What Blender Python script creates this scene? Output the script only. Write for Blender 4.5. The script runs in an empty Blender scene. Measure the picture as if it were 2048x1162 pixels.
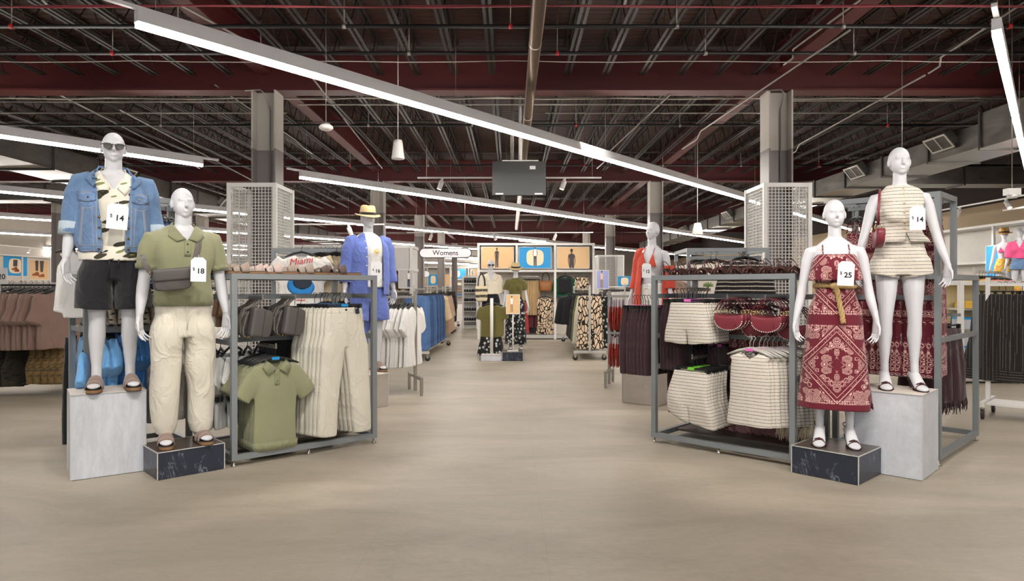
import bpy, bmesh, math, random
import numpy as np
from mathutils import Vector, Matrix
from mathutils.bvhtree import BVHTree
rnd = random.Random(11)
C = bpy.context.scene.collection
R = math.radians
FPX, CX, CY, EYE = 1365.33, 1021.0, 576.0, 1.35   # 24 mm lens, horizon row, eye height

def at(x, y, Y):
    return Vector(((x-CX)/FPX*Y, Y, EYE+(CY-y)/FPX*Y))
def fl(x, y, z=0.0):
    Y = FPX*(EYE-z)/(y-CY)
    return Vector(((x-CX)/FPX*Y, Y, z))

# ---------------------------------------------------------------- mesh building
def ring(c, a, b, n=20, e=2.0, U=(1,0,0), V=(0,1,0)):
    c, U, V = np.array(c, float), np.array(U, float), np.array(V, float)
    t = np.arange(n)*2*math.pi/n
    cs, sn = np.cos(t), np.sin(t)
    p = 2.0/e
    x = a*np.sign(cs)*np.abs(cs)**p
    y = b*np.sign(sn)*np.abs(sn)**p
    return c + x[:,None]*U + y[:,None]*V

class MB:
    def __init__(s):
        s.v, s.f, s.sm = [], [], []
    def add(s, V, F, smooth=False):
        o = len(s.v)
        s.v += [tuple(map(float, p)) for p in V]
        s.f += [tuple(i+o for i in f) for f in F]
        s.sm += [smooth]*len(F)
        return s
    def box(s, c, d, rz=0.0, Mx=None):
        x, y, z = d[0]/2, d[1]/2, d[2]/2
        P = [(-x,-y,-z),(x,-y,-z),(x,y,-z),(-x,y,-z),(-x,-y,z),(x,-y,z),(x,y,z),(-x,y,z)]
        m = Mx if Mx is not None else Matrix.Rotation(rz, 3, 'Z')
        P = [m @ Vector(p) + Vector(c) for p in P]
        return s.add(P, [(0,3,2,1),(4,5,6,7),(0,1,5,4),(1,2,6,5),(2,3,7,6),(3,0,4,7)])
    def bb(s, lo, hi):
        return s.box([(a+b)/2 for a, b in zip(lo, hi)], [b-a for a, b in zip(lo, hi)])
    def bar(s, a, b, w, h=None, up=(0,0,1)):
        a, b = Vector(a), Vector(b)
        h = h or w
        t = (b-a).normalized()
        up = Vector(up)
        if abs(t.dot(up)) > .98: up = Vector((0,1,0))
        u = t.cross(up).normalized()
        v = u.cross(t)
        P = []
        for p in (a, b):
            for i, j in ((-1,-1),(1,-1),(1,1),(-1,1)):
                P.append(p+u*(i*w/2)+v*(j*h/2))
        return s.add(P, [(0,1,2,3),(7,6,5,4),(0,4,5,1),(1,5,6,2),(2,6,7,3),(3,7,4,0)])
    def tube(s, pts, r, n=8, cap=True, closed=False):
        pts = [Vector(p) for p in pts]
        N = len(pts)
        rr = r if isinstance(r, (list, tuple)) else [r]*N
        V = []
        prev = None
        for i, p in enumerate(pts):
            if closed: t = (pts[(i+1)%N]-pts[i-1])
            else: t = pts[min(i+1,N-1)]-pts[max(i-1,0)]
            t.normalize()
            if prev is None:
                up = Vector((0,0,1)) if abs(t.z) < .9 else Vector((0,1,0))
                u = t.cross(up).normalized()
            else:
                u = prev - t*prev.dot(t)
                u.normalize()
            prev = u
            v = t.cross(u)
            for k in range(n):
                a = 2*math.pi*k/n
                V.append(p+u*(rr[i]*math.cos(a))+v*(rr[i]*math.sin(a)))
        F = []
        for i in range(N if closed else N-1):
            j = (i+1) % N
            for k in range(n):
                l = (k+1) % n
                F.append((i*n+k, i*n+l, j*n+l, j*n+k))
        if cap and not closed:
            F.append(tuple(range(n))[::-1])
            F.append(tuple((N-1)*n+k for k in range(n)))
        return s.add(V, F, True)
    def loft(s, rings, cap=True, smooth=True):
        n = len(rings[0])
        V = np.concatenate(rings)
        F = []
        for i in range(len(rings)-1):
            for k in range(n):
                l = (k+1) % n
                F.append((i*n+k, i*n+l, (i+1)*n+l, (i+1)*n+k))
        if cap:
            F.append(tuple(range(n))[::-1])
            F.append(tuple((len(rings)-1)*n+k for k in range(n)))
        return s.add(V, F, smooth)
    def stack(s, st, n=24, e=2.3, cap=True):
        """horizontal rings: (z, half width, half depth[, yc[, xc]])"""
        rs = []
        for q in st:
            rs.append(ring((q[4] if len(q) > 4 else 0, q[3] if len(q) > 3 else 0, q[0]), q[1], q[2], n, e))
        return s.loft(rs, cap)
    def limb(s, st, n=16, e=2.0, V0=(0,1,0), cap=True):
        """rings across a path: (x,y,z,a,b), a across, b along V0"""
        P = [np.array(q[:3], float) for q in st]
        rs = []
        for i, q in enumerate(st):
            t = P[min(i+1,len(P)-1)]-P[max(i-1,0)]
            t = t/np.linalg.norm(t)
            U = np.cross(np.array(V0, float), t); U /= np.linalg.norm(U)
            W = np.cross(t, U)
            rs.append(ring(P[i], q[3], q[4] if len(q) > 4 else q[3], n, e, U, W))
        return s.loft(rs, cap)
    def ball(s, c, r, n=14, m=9):
        rs = []
        for i in range(m+1):
            a = -math.pi/2+math.pi*i/m
            k = max(math.cos(a), .02)
            rs.append(ring((c[0], c[1], c[2]+r[2]*math.sin(a)), r[0]*k, r[1]*k, n))
        return s.loft(rs)
    def lathe(s, prof, n=24, c=(0,0,0)):
        return s.loft([ring((c[0], c[1], c[2]+z), max(r, 1e-4), max(r, 1e-4), n) for r, z in prof])
    def prism(s, poly, y0, y1, Mx=None):
        n = len(poly)
        V = [(x, y0, z) for x, z in poly]+[(x, y1, z) for x, z in poly]
        if Mx is not None: V = [Mx @ Vector(p) for p in V]
        F = [tuple(range(n)), tuple(range(2*n-1, n-1, -1))]
        F += [(i, i+n, (i+1)%n+n, (i+1)%n) for i in range(n)]
        return s.add(V, F)
    def slab(s, poly, z0, z1):
        n = len(poly)
        V = [(x, y, z0) for x, y in poly]+[(x, y, z1) for x, y in poly]
        F = [tuple(range(n))[::-1], tuple(range(n, 2*n))]
        F += [(i, (i+1)%n, (i+1)%n+n, i+n) for i in range(n)]
        return s.add(V, F)
    def grid(s, fn, nu, nv, closed_u=False):
        V = [fn(i/(nu if closed_u else nu-1), j/(nv-1)) for j in range(nv) for i in range(nu)]
        F = []
        for j in range(nv-1):
            for i in range(nu if closed_u else nu-1):
                k = (i+1) % nu
                F.append((j*nu+i, j*nu+k, (j+1)*nu+k, (j+1)*nu+i))
        return s.add(V, F, True)
    def mesh(s, name='m'):
        me = bpy.data.meshes.new(name)
        me.from_pydata(s.v, [], s.f)
        me.polygons.foreach_set('use_smooth', s.sm)
        me.update()
        return me
    def build(s, name, m, parent=None, loc=None, rz=None, sol=0):
        me = s.mesh(name)
        if sol: me = modded(me, [('SOLIDIFY', dict(thickness=sol, offset=0))])
        return put(name, me, m, parent, loc, rz)

def put(name, me, m, parent=None, loc=None, rz=None):
    o = bpy.data.objects.new(name, me)
    me.name = name
    if m is not None:
        me.materials.clear(); me.materials.append(m)
    C.objects.link(o)
    if parent is not None: o.parent = parent
    if loc is not None: o.location = loc
    if rz is not None: o.rotation_euler.z = rz
    return o

def modded(me, mods):
    o = bpy.data.objects.new('temporary', me)
    C.objects.link(o)
    for t, kw in mods:
        d = o.modifiers.new(t, t)
        for k, v in kw.items(): setattr(d, k, v)
    dg = bpy.context.evaluated_depsgraph_get()
    dg.update()
    out = bpy.data.meshes.new_from_object(o.evaluated_get(dg))
    bpy.data.objects.remove(o)
    bpy.data.meshes.remove(me)
    out.polygons.foreach_set('use_smooth', [True]*len(out.polygons))
    return out

def remesh(mb, voxel, it=4, fac=.5):
    return modded(mb.mesh(), [('REMESH', dict(mode='VOXEL', voxel_size=voxel)), ('SMOOTH', dict(iterations=it, factor=fac))])

def get_co(me):
    a = np.empty(len(me.vertices)*3); me.vertices.foreach_get('co', a); return a.reshape(-1, 3)
def get_no(me):
    a = np.empty(len(me.vertices)*3); me.vertices.foreach_get('normal', a); return a.reshape(-1, 3)
def set_co(me, P):
    me.vertices.foreach_set('co', np.ascontiguousarray(P).ravel()); me.update()

def waves(P, f, seed, k=5):
    g = np.random.default_rng(seed)
    s = np.zeros(len(P))
    for i in range(k):
        w = np.array(f)*g.uniform(.45, 1.5, 3)*g.choice([-1, 1], 3)
        w2 = np.array(f)*g.uniform(.2, .5, 3)
        s += np.sin(P@w+g.uniform(0, 6.28)+1.3*np.sin(P@w2+g.uniform(0, 6.28)))
    return s/math.sqrt(k)

def fold(me, amp, f, seed=1, mask=None):
    P, Nn = get_co(me), get_no(me)
    d = waves(P, f, seed)*amp
    if mask is not None: d = d*mask(P)
    set_co(me, P+Nn*d[:,None])
    return me

def cut(me, fn):
    """drop faces where fn(centres, normals) is true"""
    n = len(me.polygons)
    c = np.empty(n*3); me.polygons.foreach_get('center', c)
    nn = np.empty(n*3); me.polygons.foreach_get('normal', nn)
    k = fn(c.reshape(-1, 3), nn.reshape(-1, 3))
    bm = bmesh.new(); bm.from_mesh(me); bm.faces.ensure_lookup_table()
    bmesh.ops.delete(bm, geom=[bm.faces[i] for i in np.nonzero(k)[0]], context='FACES')
    lone = [v for v in bm.verts if not v.link_faces]
    if lone: bmesh.ops.delete(bm, geom=lone, context='VERTS')
    for it in range(8):                                   # even out the stepped edge
        new = {}
        for ed in bm.edges:
            if len(ed.link_faces) == 1:
                for p, q in ((ed.verts[0], ed.verts[1]), (ed.verts[1], ed.verts[0])): new.setdefault(p, []).append(q.co.copy())
        for p, l in new.items():
            if len(l) == 2: p.co = p.co*.4+(l[0]+l[1])*.3
    bm.to_mesh(me); bm.free(); me.update()
    return me

def cloth(name, mb, m, parent, voxel=.009, it=4, amp=0, f=(30,30,6), seed=1, cutf=None, sol=.004, mask=None, loc=None):
    me = remesh(mb, voxel, it)
    if amp: fold(me, amp, f, seed, mask)
    if cutf: cut(me, cutf)
    if sol: me = modded(me, [('SOLIDIFY', dict(thickness=sol, offset=0))])
    return put(name, me, m, parent, loc)

# ---------------------------------------------------------------- things
def tag(o, label, cat, group=None):
    o['label'] = label; o['category'] = cat
    if group: o['group'] = group
    return o
def thing(name, label, cat, loc=(0,0,0), rz=0.0, group=None):
    o = bpy.data.objects.new(name, None)
    C.objects.link(o)
    o.empty_display_size = .05
    o.location = loc; o.rotation_euler = (0, 0, rz)
    return tag(o, label, cat, group)
def struct(o):
    o['kind'] = 'structure'
    return o
def kids(o):
    return KID.get(o.name, [])
KID = {}
def index_kids():
    KID.clear()
    for o in C.objects:
        if o.parent: KID.setdefault(o.parent.name, []).append(o)
def dup(o, loc=None, rz=None, label=None, group=None, mats=None, scale=None, parent=None):
    c = o.copy(); C.objects.link(c)
    if parent is not None: c.parent = parent
    if loc is not None: c.location = loc
    if rz is not None: c.rotation_euler.z = rz
    if label: c['label'] = label
    if group: c['group'] = group
    if scale: c.scale = scale
    nm = o.name.split('.')[0]
    if mats and nm in mats and c.data:
        c.material_slots[0].link = 'OBJECT'; c.material_slots[0].material = mats[nm]
    for ch in kids(o): dup(ch, parent=c, mats=mats)
    return c
def rename(o, name):
    o.name = name
    return o
ONES = 'zeroth first second third fourth fifth sixth seventh eighth ninth tenth eleventh twelfth thirteenth fourteenth fifteenth sixteenth seventeenth eighteenth nineteenth'.split()
TENS = {20: 'twent', 30: 'thirt', 40: 'fort'}
def nth(i):
    if i < 20: return ONES[i]
    t, u = i//10*10, i % 10
    return TENS[t]+'ieth' if u == 0 else TENS[t]+'y-'+ONES[u]
def row(proto, n, p0, step, rz, label, group, jit=.1, mats=None, start=1, keep=True, jz=0.0, scale=None):
    """n hanging copies along a rail; the first may be the built one itself"""
    p0, step = Vector(p0), Vector(step)
    index_kids()
    for i in range(n):
        p = p0+step*i+step*rnd.uniform(-.25, .25)*(i > 0)+Vector((0, 0, rnd.uniform(-jz, jz)))
        a = rz+(rnd.uniform(-jit, jit) if i else 0)
        lab = label.replace('#', nth(i+start))
        if i == 0 and keep:
            proto.location = p; proto.rotation_euler.z = a; proto['label'] = lab; proto['group'] = group
        else:
            dup(proto, p, a, lab, group, mats, scale)

# ---------------------------------------------------------------- materials
def lin(c):
    return tuple(((v/255)/12.92 if v/255 <= .04045 else ((v/255+.055)/1.055)**2.4) for v in c)
class NT:
    def __init__(s, name):
        s.m = bpy.data.materials.new(name); s.m.use_nodes = True
        s.t = s.m.node_tree; s.n = s.t.nodes
        s.b = s.n['Principled BSDF']
    def node(s, t, **kw):
        d = s.n.new(t)
        for k, v in kw.items(): setattr(d, k, v)
        return d
    def set(s, sock, v):
        if isinstance(v, bpy.types.NodeSocket): s.t.links.new(v, sock)
        else: sock.default_value = v
    def co(s):
        return s.node('ShaderNodeTexCoord').outputs['Object']
    def gen(s, which='Generated'):
        return s.node('ShaderNodeTexCoord').outputs[which]
    def xyz(s, v):
        d = s.node('ShaderNodeSeparateXYZ'); s.set(d.inputs[0], v); return d.outputs
    def comb(s, x, y, z):
        d = s.node('ShaderNodeCombineXYZ')
        for i, q in enumerate((x, y, z)): s.set(d.inputs[i], q)
        return d.outputs[0]
    def map(s, v, scale=(1,1,1), rot=(0,0,0), loc=(0,0,0)):
        d = s.node('ShaderNodeMapping'); s.set(d.inputs['Vector'], v)
        d.inputs['Scale'].default_value = scale; d.inputs['Rotation'].default_value = rot; d.inputs['Location'].default_value = loc
        return d.outputs[0]
    def math(s, op, *a, clamp=False):
        d = s.node('ShaderNodeMath', operation=op, use_clamp=clamp)
        for i, q in enumerate(a): s.set(d.inputs[i], q)
        return d.outputs[0]
    def noise(s, v, scale, detail=3, rough=.55, dist=0):
        d = s.node('ShaderNodeTexNoise'); s.set(d.inputs['Vector'], v)
        d.inputs['Scale'].default_value = scale; d.inputs['Detail'].default_value = detail
        d.inputs['Roughness'].default_value = rough; d.inputs['Distortion'].default_value = dist
        return d.outputs['Fac']
    def vor(s, v, scale, feature='F1', rnd_=1.0):
        d = s.node('ShaderNodeTexVoronoi', feature=feature); s.set(d.inputs['Vector'], v)
        d.inputs['Scale'].default_value = scale
        if 'Randomness' in d.inputs: d.inputs['Randomness'].default_value = rnd_
        return d
    def step(s, v, a, b):
        d = s.node('ShaderNodeMapRange'); s.set(d.inputs[0], v)
        d.inputs[1].default_value = a; d.inputs[2].default_value = b
        d.clamp = True
        return d.outputs[0]
    def mix(s, f, a, b, mode='MIX'):
        d = s.node('ShaderNodeMix', data_type='RGBA', blend_type=mode)
        s.set(d.inputs[0], f)
        for i, q in ((6, a), (7, b)):
            if isinstance(q, tuple): q = (q+(1,))[:4]
            s.set(d.inputs[i], q)
        return d.outputs[2]
    def bump(s, h, st=.3, d=.01):
        q = s.node('ShaderNodeBump'); s.set(q.inputs['Height'], h)
        q.inputs['Strength'].default_value = st; q.inputs['Distance'].default_value = d
        s.t.links.new(q.outputs[0], s.b.inputs['Normal'])
        return s
    def out(s, col, rough=.6, metal=0, sheen=0, spec=.5):
        if isinstance(col, tuple): col = (col+(1,))[:4]
        s.set(s.b.inputs['Base Color'], col)
        s.set(s.b.inputs['Roughness'], rough)
        s.b.inputs['Metallic'].default_value = metal
        s.b.inputs['Specular IOR Level'].default_value = spec
        if sheen: s.b.inputs['Sheen Weight'].default_value = sheen
        return s.m
def mul(c, k): return tuple(min(v*k, 1) for v in c)
def M(name, col, rough=.6, metal=0, var=.08, vs=6, bump=0, bs=250, spec=.5, sheen=0, vec=(1,1,1)):
    t = NT(name); c = lin(col)
    v = t.map(t.co(), vec)
    t_c = t.mix(t.noise(v, vs), mul(c, 1-var), mul(c, 1+var))
    if bump: t.bump(t.noise(v, bs, 2), bump, .004)
    return t.out(t_c, rough, metal, sheen, spec)
def creases(t, v, amt=.5, sc=5.5):
    """soft ridged wrinkles under the weave"""
    n = t.noise(t.map(v, (1, 1, .7), (0, .5, 0)), sc, 3, .5, .9)
    r = t.math('ABSOLUTE', t.math('SUBTRACT', n, .5))
    h = t.math('POWER', t.step(r, .16, 0), 1.6)
    q = t.node('ShaderNodeBump'); t.set(q.inputs['Height'], h)
    q.inputs['Strength'].default_value = amt; q.inputs['Distance'].default_value = .012
    pb = t.b.inputs['Normal'].links[0].from_node
    t.t.links.new(q.outputs[0], pb.inputs['Normal'])
def fabric(name, col, var=.1, rib=0, rough=.85, bump=.25):
    """woven cloth: fine weave bump and slight mottling"""
    t = NT(name); c = lin(col); v = t.co()
    x = t.xyz(v)
    col2 = t.mix(t.noise(v, 9), mul(c, 1-var), mul(c, 1+var))
    h = t.noise(v, 420, 2)
    if rib:
        h = t.math('ADD', t.math('MULTIPLY', h, .3), t.math('SINE', t.math('MULTIPLY', x[0], rib)))
    t.bump(h, bump, .003)
    creases(t, v)
    return t.out(col2, rough, 0, .25, .2)
def emit(name, col, st, var=.02):
    t = NT(name); c = lin(col)
    e = t.node('ShaderNodeEmission')
    t.set(e.inputs[0], t.mix(t.noise(t.co(), 3), mul(c, 1-var), c)); e.inputs[1].default_value = st
    t.t.links.new(e.outputs[0], t.n['Material Output'].inputs['Surface'])
    return t.m
def stripes(name, base, line, period, thick=.3, axis=2, second=True, var=.06, slope=0.0):
    t = NT(name); v = t.co(); x = t.xyz(v)
    q = t.math('ADD', x[axis], t.math('MULTIPLY', t.noise(v, 5), period*.35))
    if slope: q = t.math('ADD', q, t.math('MULTIPLY', x[0], slope))
    ph = t.math('FRACT', t.math('MULTIPLY', q, 1/period))
    d = t.math('ABSOLUTE', t.math('SUBTRACT', ph, .5))
    mk = t.step(d, thick/2+.05, thick/2-.05)
    if second:
        d2 = t.math('ABSOLUTE', t.math('SUBTRACT', t.math('FRACT', t.math('ADD', ph, .5)), .5))
        mk = t.math('MAXIMUM', mk, t.math('MULTIPLY', t.step(d2, .09, .04), .45))
    mk = t.math('MULTIPLY', mk, t.step(t.noise(t.map(v, (60, 60, 12)), 4), .25, .5))
    c = t.mix(mk, lin(base), lin(line))
    c = t.mix(t.noise(v, 60), c, mul(lin(base), .8), 'MIX') if var > .2 else c
    t.bump(t.noise(t.map(v, (30, 30, 300)), 3, 2), .5, .004)
    return t.out(c, .9, 0, .2, .2)
def denim(name, col, var=.3):
    t = NT(name); v = t.co(); c = lin(col)
    a = t.step(t.noise(v, 7, 5, .65), .3, .7)
    cc = t.mix(a, mul(c, 1-var), mul(c, 1+var))
    tw = t.noise(t.map(v, (1, 1, 5), (0, .8, 0)), 260, 2)
    cc = t.mix(t.math('MULTIPLY', tw, .35), cc, mul(c, 2.0))
    t.bump(tw, .35, .002)
    creases(t, v, .38, 7)
    return t.out(cc, .85, 0, .15, .2)
def leafy(name, ground, leaf, scale=9, th=.09, stretch=(1,1,.55), rot=.5):
    t = NT(name); v = t.co()
    w = t.map(v, stretch, (0, rot, 0))
    n = t.node('ShaderNodeTexNoise'); t.set(n.inputs['Vector'], w); n.inputs['Scale'].default_value = 3
    ad = t.node('ShaderNodeVectorMath', operation='MULTIPLY_ADD')
    t.set(ad.inputs[0], n.outputs['Color']); ad.inputs[1].default_value = (.22, .22, .22); t.set(ad.inputs[2], w)
    d = t.vor(ad.outputs[0], scale, 'DISTANCE_TO_EDGE').outputs['Distance']
    c = t.mix(t.step(d, th-.015, th+.015), lin(ground), lin(leaf))
    return t.out(c, .8, 0, .15, .25)
def blossoms(name, ground, flower, scale=16, th=.32):
    t = NT(name); v = t.map(t.co(), (1, 1, .9))
    d = t.vor(v, scale).outputs['Distance']
    pet = t.math('MULTIPLY', t.math('SINE', t.math('MULTIPLY', t.noise(v, 60, 1), 30)), .09)
    k = t.step(t.math('ADD', d, pet), th+.05, th-.05)
    c = t.mix(k, lin(ground), lin(flower))
    return t.out(c, .8, 0, .15, .25)
def palmprint(name, ground, dark, green, scale=5.5):
    t = NT(name); v = t.map(t.co(), (1, 1, 1.5), (0, .5, 0))
    w = t.map(v, (1, 1, 2.4))
    d = t.vor(w, scale).outputs['Distance']
    n = t.noise(v, 8, 2)
    a = t.step(t.math('ADD', d, t.math('MULTIPLY', n, .55)), .60, .575)
    c = t.mix(a, lin(ground), lin(dark))
    d2 = t.vor(t.map(w, (1, 1, 1), (0, 0, 0), (3.1, 1.7, .4)), scale*1.2).outputs['Distance']
    b = t.step(t.math('ADD', d2, t.math('MULTIPLY', n, .55)), .50, .475)
    c = t.mix(b, c, lin(green))
    return t.out(c, .85, 0, .15, .25)
def bandana(name, z0=0.0, per=.56, halfw=.235, base=(112,32,44), ink=(232,190,182)):
    """burgundy bandana cloth: big diamonds, dotted bands and ringed paisley drops"""
    t = NT(name); v = t.co(); x = t.xyz(v)
    ax = t.math('ABSOLUTE', x[0])
    zz = t.math('ADD', x[2], -z0)
    fz = t.math('SUBTRACT', t.math('FRACT', t.math('ADD', t.math('MULTIPLY', zz, 1/per), .5)), .5)
    av = t.math('MULTIPLY', t.math('ABSOLUTE', fz), per)          # 0 at a diamond's middle
    d = t.math('ADD', t.math('MULTIPLY', ax, 1/halfw), t.math('MULTIPLY', av, 1/(per*.43)))
    def near(val, c, w): return t.step(t.math('ABSOLUTE', t.math('SUBTRACT', val, c)), w, w*.6)
    lines = t.math('MAXIMUM', near(d, 1.0, .018), near(d, .86, .012))
    mv = t.comb(ax, t.math('MULTIPLY', x[1], .3), av)             # mirrored in each quarter
    nz = t.node('ShaderNodeTexNoise'); t.set(nz.inputs['Vector'], mv); nz.inputs['Scale'].default_value = 9
    ad = t.node('ShaderNodeVectorMath', operation='MULTIPLY_ADD')
    t.set(ad.inputs[0], nz.outputs['Color']); ad.inputs[1].default_value = (.05, .05, .05); t.set(ad.inputs[2], mv)
    vd = t.vor(ad.outputs[0], 20, 'F1', .8).outputs['Distance']
    rings = t.step(t.math('SINE', t.math('MULTIPLY', vd, 52)), .1, .5)
    rings = t.math('MULTIPLY', rings, t.step(vd, .6, .5))
    fine = t.vor(mv, 95, 'F1', .5).outputs['Distance']
    dots = t.step(fine, .33, .25)
    fill = t.math('MULTIPLY', dots, t.step(t.math('ABSOLUTE', t.math('SUBTRACT', vd, .5)), .14, .1))
    inner = t.step(d, .80, .76)
    hole = t.step(d, .16, .2)
    outer = t.step(d, 1.06, 1.1)
    band = t.step(av, per*.5-.035, per*.5-.04)                     # plain band between diamonds
    zone = t.math('MULTIPLY', t.math('MAXIMUM', t.math('MULTIPLY', inner, hole), outer), band)
    pat = t.math('MULTIPLY', t.math('MAXIMUM', rings, t.math('MULTIPLY', fill, .8)), zone)
    brd = t.math('MULTIPLY', dots, near(d, .93, .05))
    rowd = t.math('MULTIPLY', t.step(t.vor(mv, 62, 'F1', .15).outputs['Distance'], .38, .3), near(av, per*.5-.055, .018))
    k = t.math('MAXIMUM', t.math('MAXIMUM', lines, pat), t.math('MAXIMUM', brd, rowd))
    b = lin(base)
    c = t.mix(t.math('MULTIPLY', k, .85), t.mix(t.noise(v, 8), mul(b, .85), mul(b, 1.1)), lin(ink))
    t.bump(t.noise(v, 400, 2), .2, .002)
    return t.out(c, .85, 0, .2, .2)
def marble(name, base, vein, rough=.35, scale=3.5):
    t = NT(name); v = t.map(t.co(), (1, 1, 1), (.3, .4, .2))
    n1 = t.noise(v, scale, 6, .65, 1.2)
    n2 = t.noise(t.map(v, (1.6, 1.6, .8), (0, .7, .6)), scale*1.3, 5, .62, .9)
    ve = t.step(t.math('ABSOLUTE', t.math('SUBTRACT', n2, .5)), .016, .0)
    ve = t.math('MULTIPLY', ve, t.step(n1, .42, .62))
    c = t.mix(n1, mul(lin(base), .55), mul(lin(base), 1.45))
    return t.out(t.mix(t.math('MULTIPLY', ve, .7), c, lin(vein)), rough)
def concrete(name, base, var=.22, rough=.6, stretch=(1,1,1), scale=5):
    t = NT(name); v = t.map(t.co(), stretch)
    n = t.noise(v, scale, 8, .68, .6)
    n2 = t.noise(v, scale*7, 4, .7)
    k = t.math('ADD', t.math('MULTIPLY', n, .7), t.math('MULTIPLY', n2, .3))
    c = t.mix(t.step(k, .3, .7), mul(lin(base), 1-var), mul(lin(base), 1+var))
    return t.out(c, rough)
# ---------------------------------------------------------------- palette
WHITE = M('mannequin_shell', (208,208,212), .42, var=.02)
STEEL = M('grey_rack_steel', (134,139,142), .42, .25, var=.06, vs=4)
CHROME = M('chrome', (200,200,200), .18, 1, var=.03)
NICKEL = M('brushed_nickel', (168,164,155), .3, .9, var=.05)
WPAINT = M('white_paint', (226,224,220), .5, var=.03)
PALEMETAL = M('pale_metal', (196,192,186), .4, .3, var=.04)
BLACKP = M('black_plastic', (26,26,28), .45, var=.1)
CARD = M('white_card', (240,240,242), .6, var=.015)
INK = M('black_ink', (16,16,18), .7, var=.05)
WOODB = M('dark_oak_board', (92,80,70), .6, var=.3, vs=5, vec=(2,14,2))
RUBBER = M('dark_rubber', (50,50,52), .6, var=.1)
CLEARP = M('lilac_plastic', (206,196,210), .3, var=.05)
REDPL = M('red_plastic', (190,40,40), .5)
BLUEPL = M('blue_plastic', (28,140,205), .4)
LIMEPL = M('lime_plastic', (120,205,60), .4)
PINKPL = M('pink_plastic', (225,110,190), .4)

# ---------------------------------------------------------------- the setting
def floor_mat():
    t = NT('vinyl_concrete_floor'); v = t.co()
    a = t.noise(t.map(v, (.35, 1.0, 1)), 1.6, 8, .62, .8)
    b = t.noise(t.map(v, (1, 2.2, 1), (0, 0, .5)), 9, 6, .7, 1.5)
    k = t.math('ADD', t.math('MULTIPLY', a, .65), t.math('MULTIPLY', b, .35))
    c = t.mix(t.step(k, .32, .68), lin((146,137,121)), lin((184,174,157)))
    x = t.xyz(v)
    def joint(s, per, off):
        f = t.math('FRACT', t.math('ADD', t.math('MULTIPLY', s, 1/per), off))
        return t.step(t.math('ABSOLUTE', t.math('SUBTRACT', f, .5)), .0022/per, .0008/per)
    j = t.math('MAXIMUM', joint(x[0], .92, .3), joint(x[1], .92, .1))
    c = t.mix(t.math('MULTIPLY', j, .18), c, lin((96,86,76)))
    return t.out(c, t.math('ADD', .36, t.math('MULTIPLY', b, .22)), 0, 0, .42)
def hard(name, mb, m):
    return struct(mb.build(name, m))
XL, XR, YF, YB, ZD = -24.0, 12.6, -6.0, 62.0, 5.02
hard('floor', MB().bb((XL-.2, YF-.2, -.12), (XR+.2, YB+.2, 0)), floor_mat())
def deck_mat():
    t = NT('ribbed_roof_deck'); v = t.co(); x = t.xyz(v)
    s = t.math('SINE', t.math('MULTIPLY', x[1], 6.283/.15))
    c = t.mix(t.noise(v, .8, 4), lin((46,21,12)), lin((70,35,22)))
    t.bump(t.step(s, -.35, .35), 1.0, .04)
    return t.out(c, .7)
DECKM = deck_mat()
mb = MB()
hard('ceiling', mb.bb((XL-.2, YF-.2, ZD), (XR+.2, YB+.2, ZD+.1)), DECKM)
WALLM = M('warm_grey_wall', (205,198,188), .8, var=.04, vs=1.2)
BEIGE = M('beige_wall', (168,148,120), .8, var=.05, vs=1)
hard('wall_left', MB().bb((XL-.2, YF, 0), (XL, YB, ZD)), WALLM)
hard('wall_right', MB().bb((XR, YF, 0), (XR+.2, YB, 3.55)), BEIGE)
hard('dark_space_infill', MB().bb((XR, YF, 3.55), (XR+.2, YB, ZD)), M('open_space_darkness', (40,30,26), .9))  # added dark sheet; its colour stands in for the dark open truss space beyond
hard('wall_back', MB().bb((XL, YB, 0), (XR, YB+.2, ZD)), WALLM)

# beams, columns, joists
BEAMM = M('oxide_red_beam', (80,24,24), .6, var=.14, vs=2)
def beam_x(y, x0, x1):
    b = MB()
    for z, h, w in ((4.335, .03, .3), (4.90, .03, .3)): b.bb((x0, y-w/2, z-h/2), (x1, y+w/2, z+h/2))
    b.bb((x0, y-.012, 4.35), (x1, y+.012, 4.885))
    return hard('roof_beam', b, BEAMM)
def beam_y(x, y0, y1):
    b = MB()
    for z, h, w in ((4.575, .025, .22), (4.935, .025, .22)): b.bb((x-w/2, y0, z-h/2), (x+w/2, y1, z+h/2))
    b.bb((x-.01, y0, 4.58), (x+.01, y1, 4.93))
    return hard('roof_girder', b, BEAMM)
COLX = [(-21.4), (-12.55), -3.7, 4.05, 12.3]
BAYS = [1.3, 10.4, 19.1, 27.8, 36.5, 45.2, 53.9, 61.5]
for y in BAYS[:-1]: beam_x(y, XL, XR)
for x in COLX[:-1]:
    for y0, y1 in zip(BAYS[:5], BAYS[1:6]): beam_y(x, y0+.16, y1-.16)
def col_mat():
    t = NT('two_tone_column_paint'); x = t.xyz(t.co())
    k = t.step(x[2], 3.44, 3.45)
    c = t.mix(k, lin((128,120,118)), lin((190,184,176)))
    c = t.mix(t.noise(t.co(), 3), c, lin((160,152,146)), 'MULTIPLY') if 0 else c
    t.bump(t.noise(t.co(), 60), .1, .002)
    return t.out(c, .5)
COLM = col_mat()
for x in COLX[:-1]:
    for y in BAYS[1:6]:
        if (x < -12 and y > 40): continue
        b = MB()
        for s in (-1, 1): b.bb((s*.17-.012, -.18, 0), (s*.17+.012, .18, 4.32))
        b.bb((-.16, -.008, 0), (.16, .008, 4.32))
        o = hard('column', b, COLM); o.location = (x, y, 0)
JOIST = M('dark_joist_steel', (40,33,29), .6, .2, var=.15, vs=3)
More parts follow.
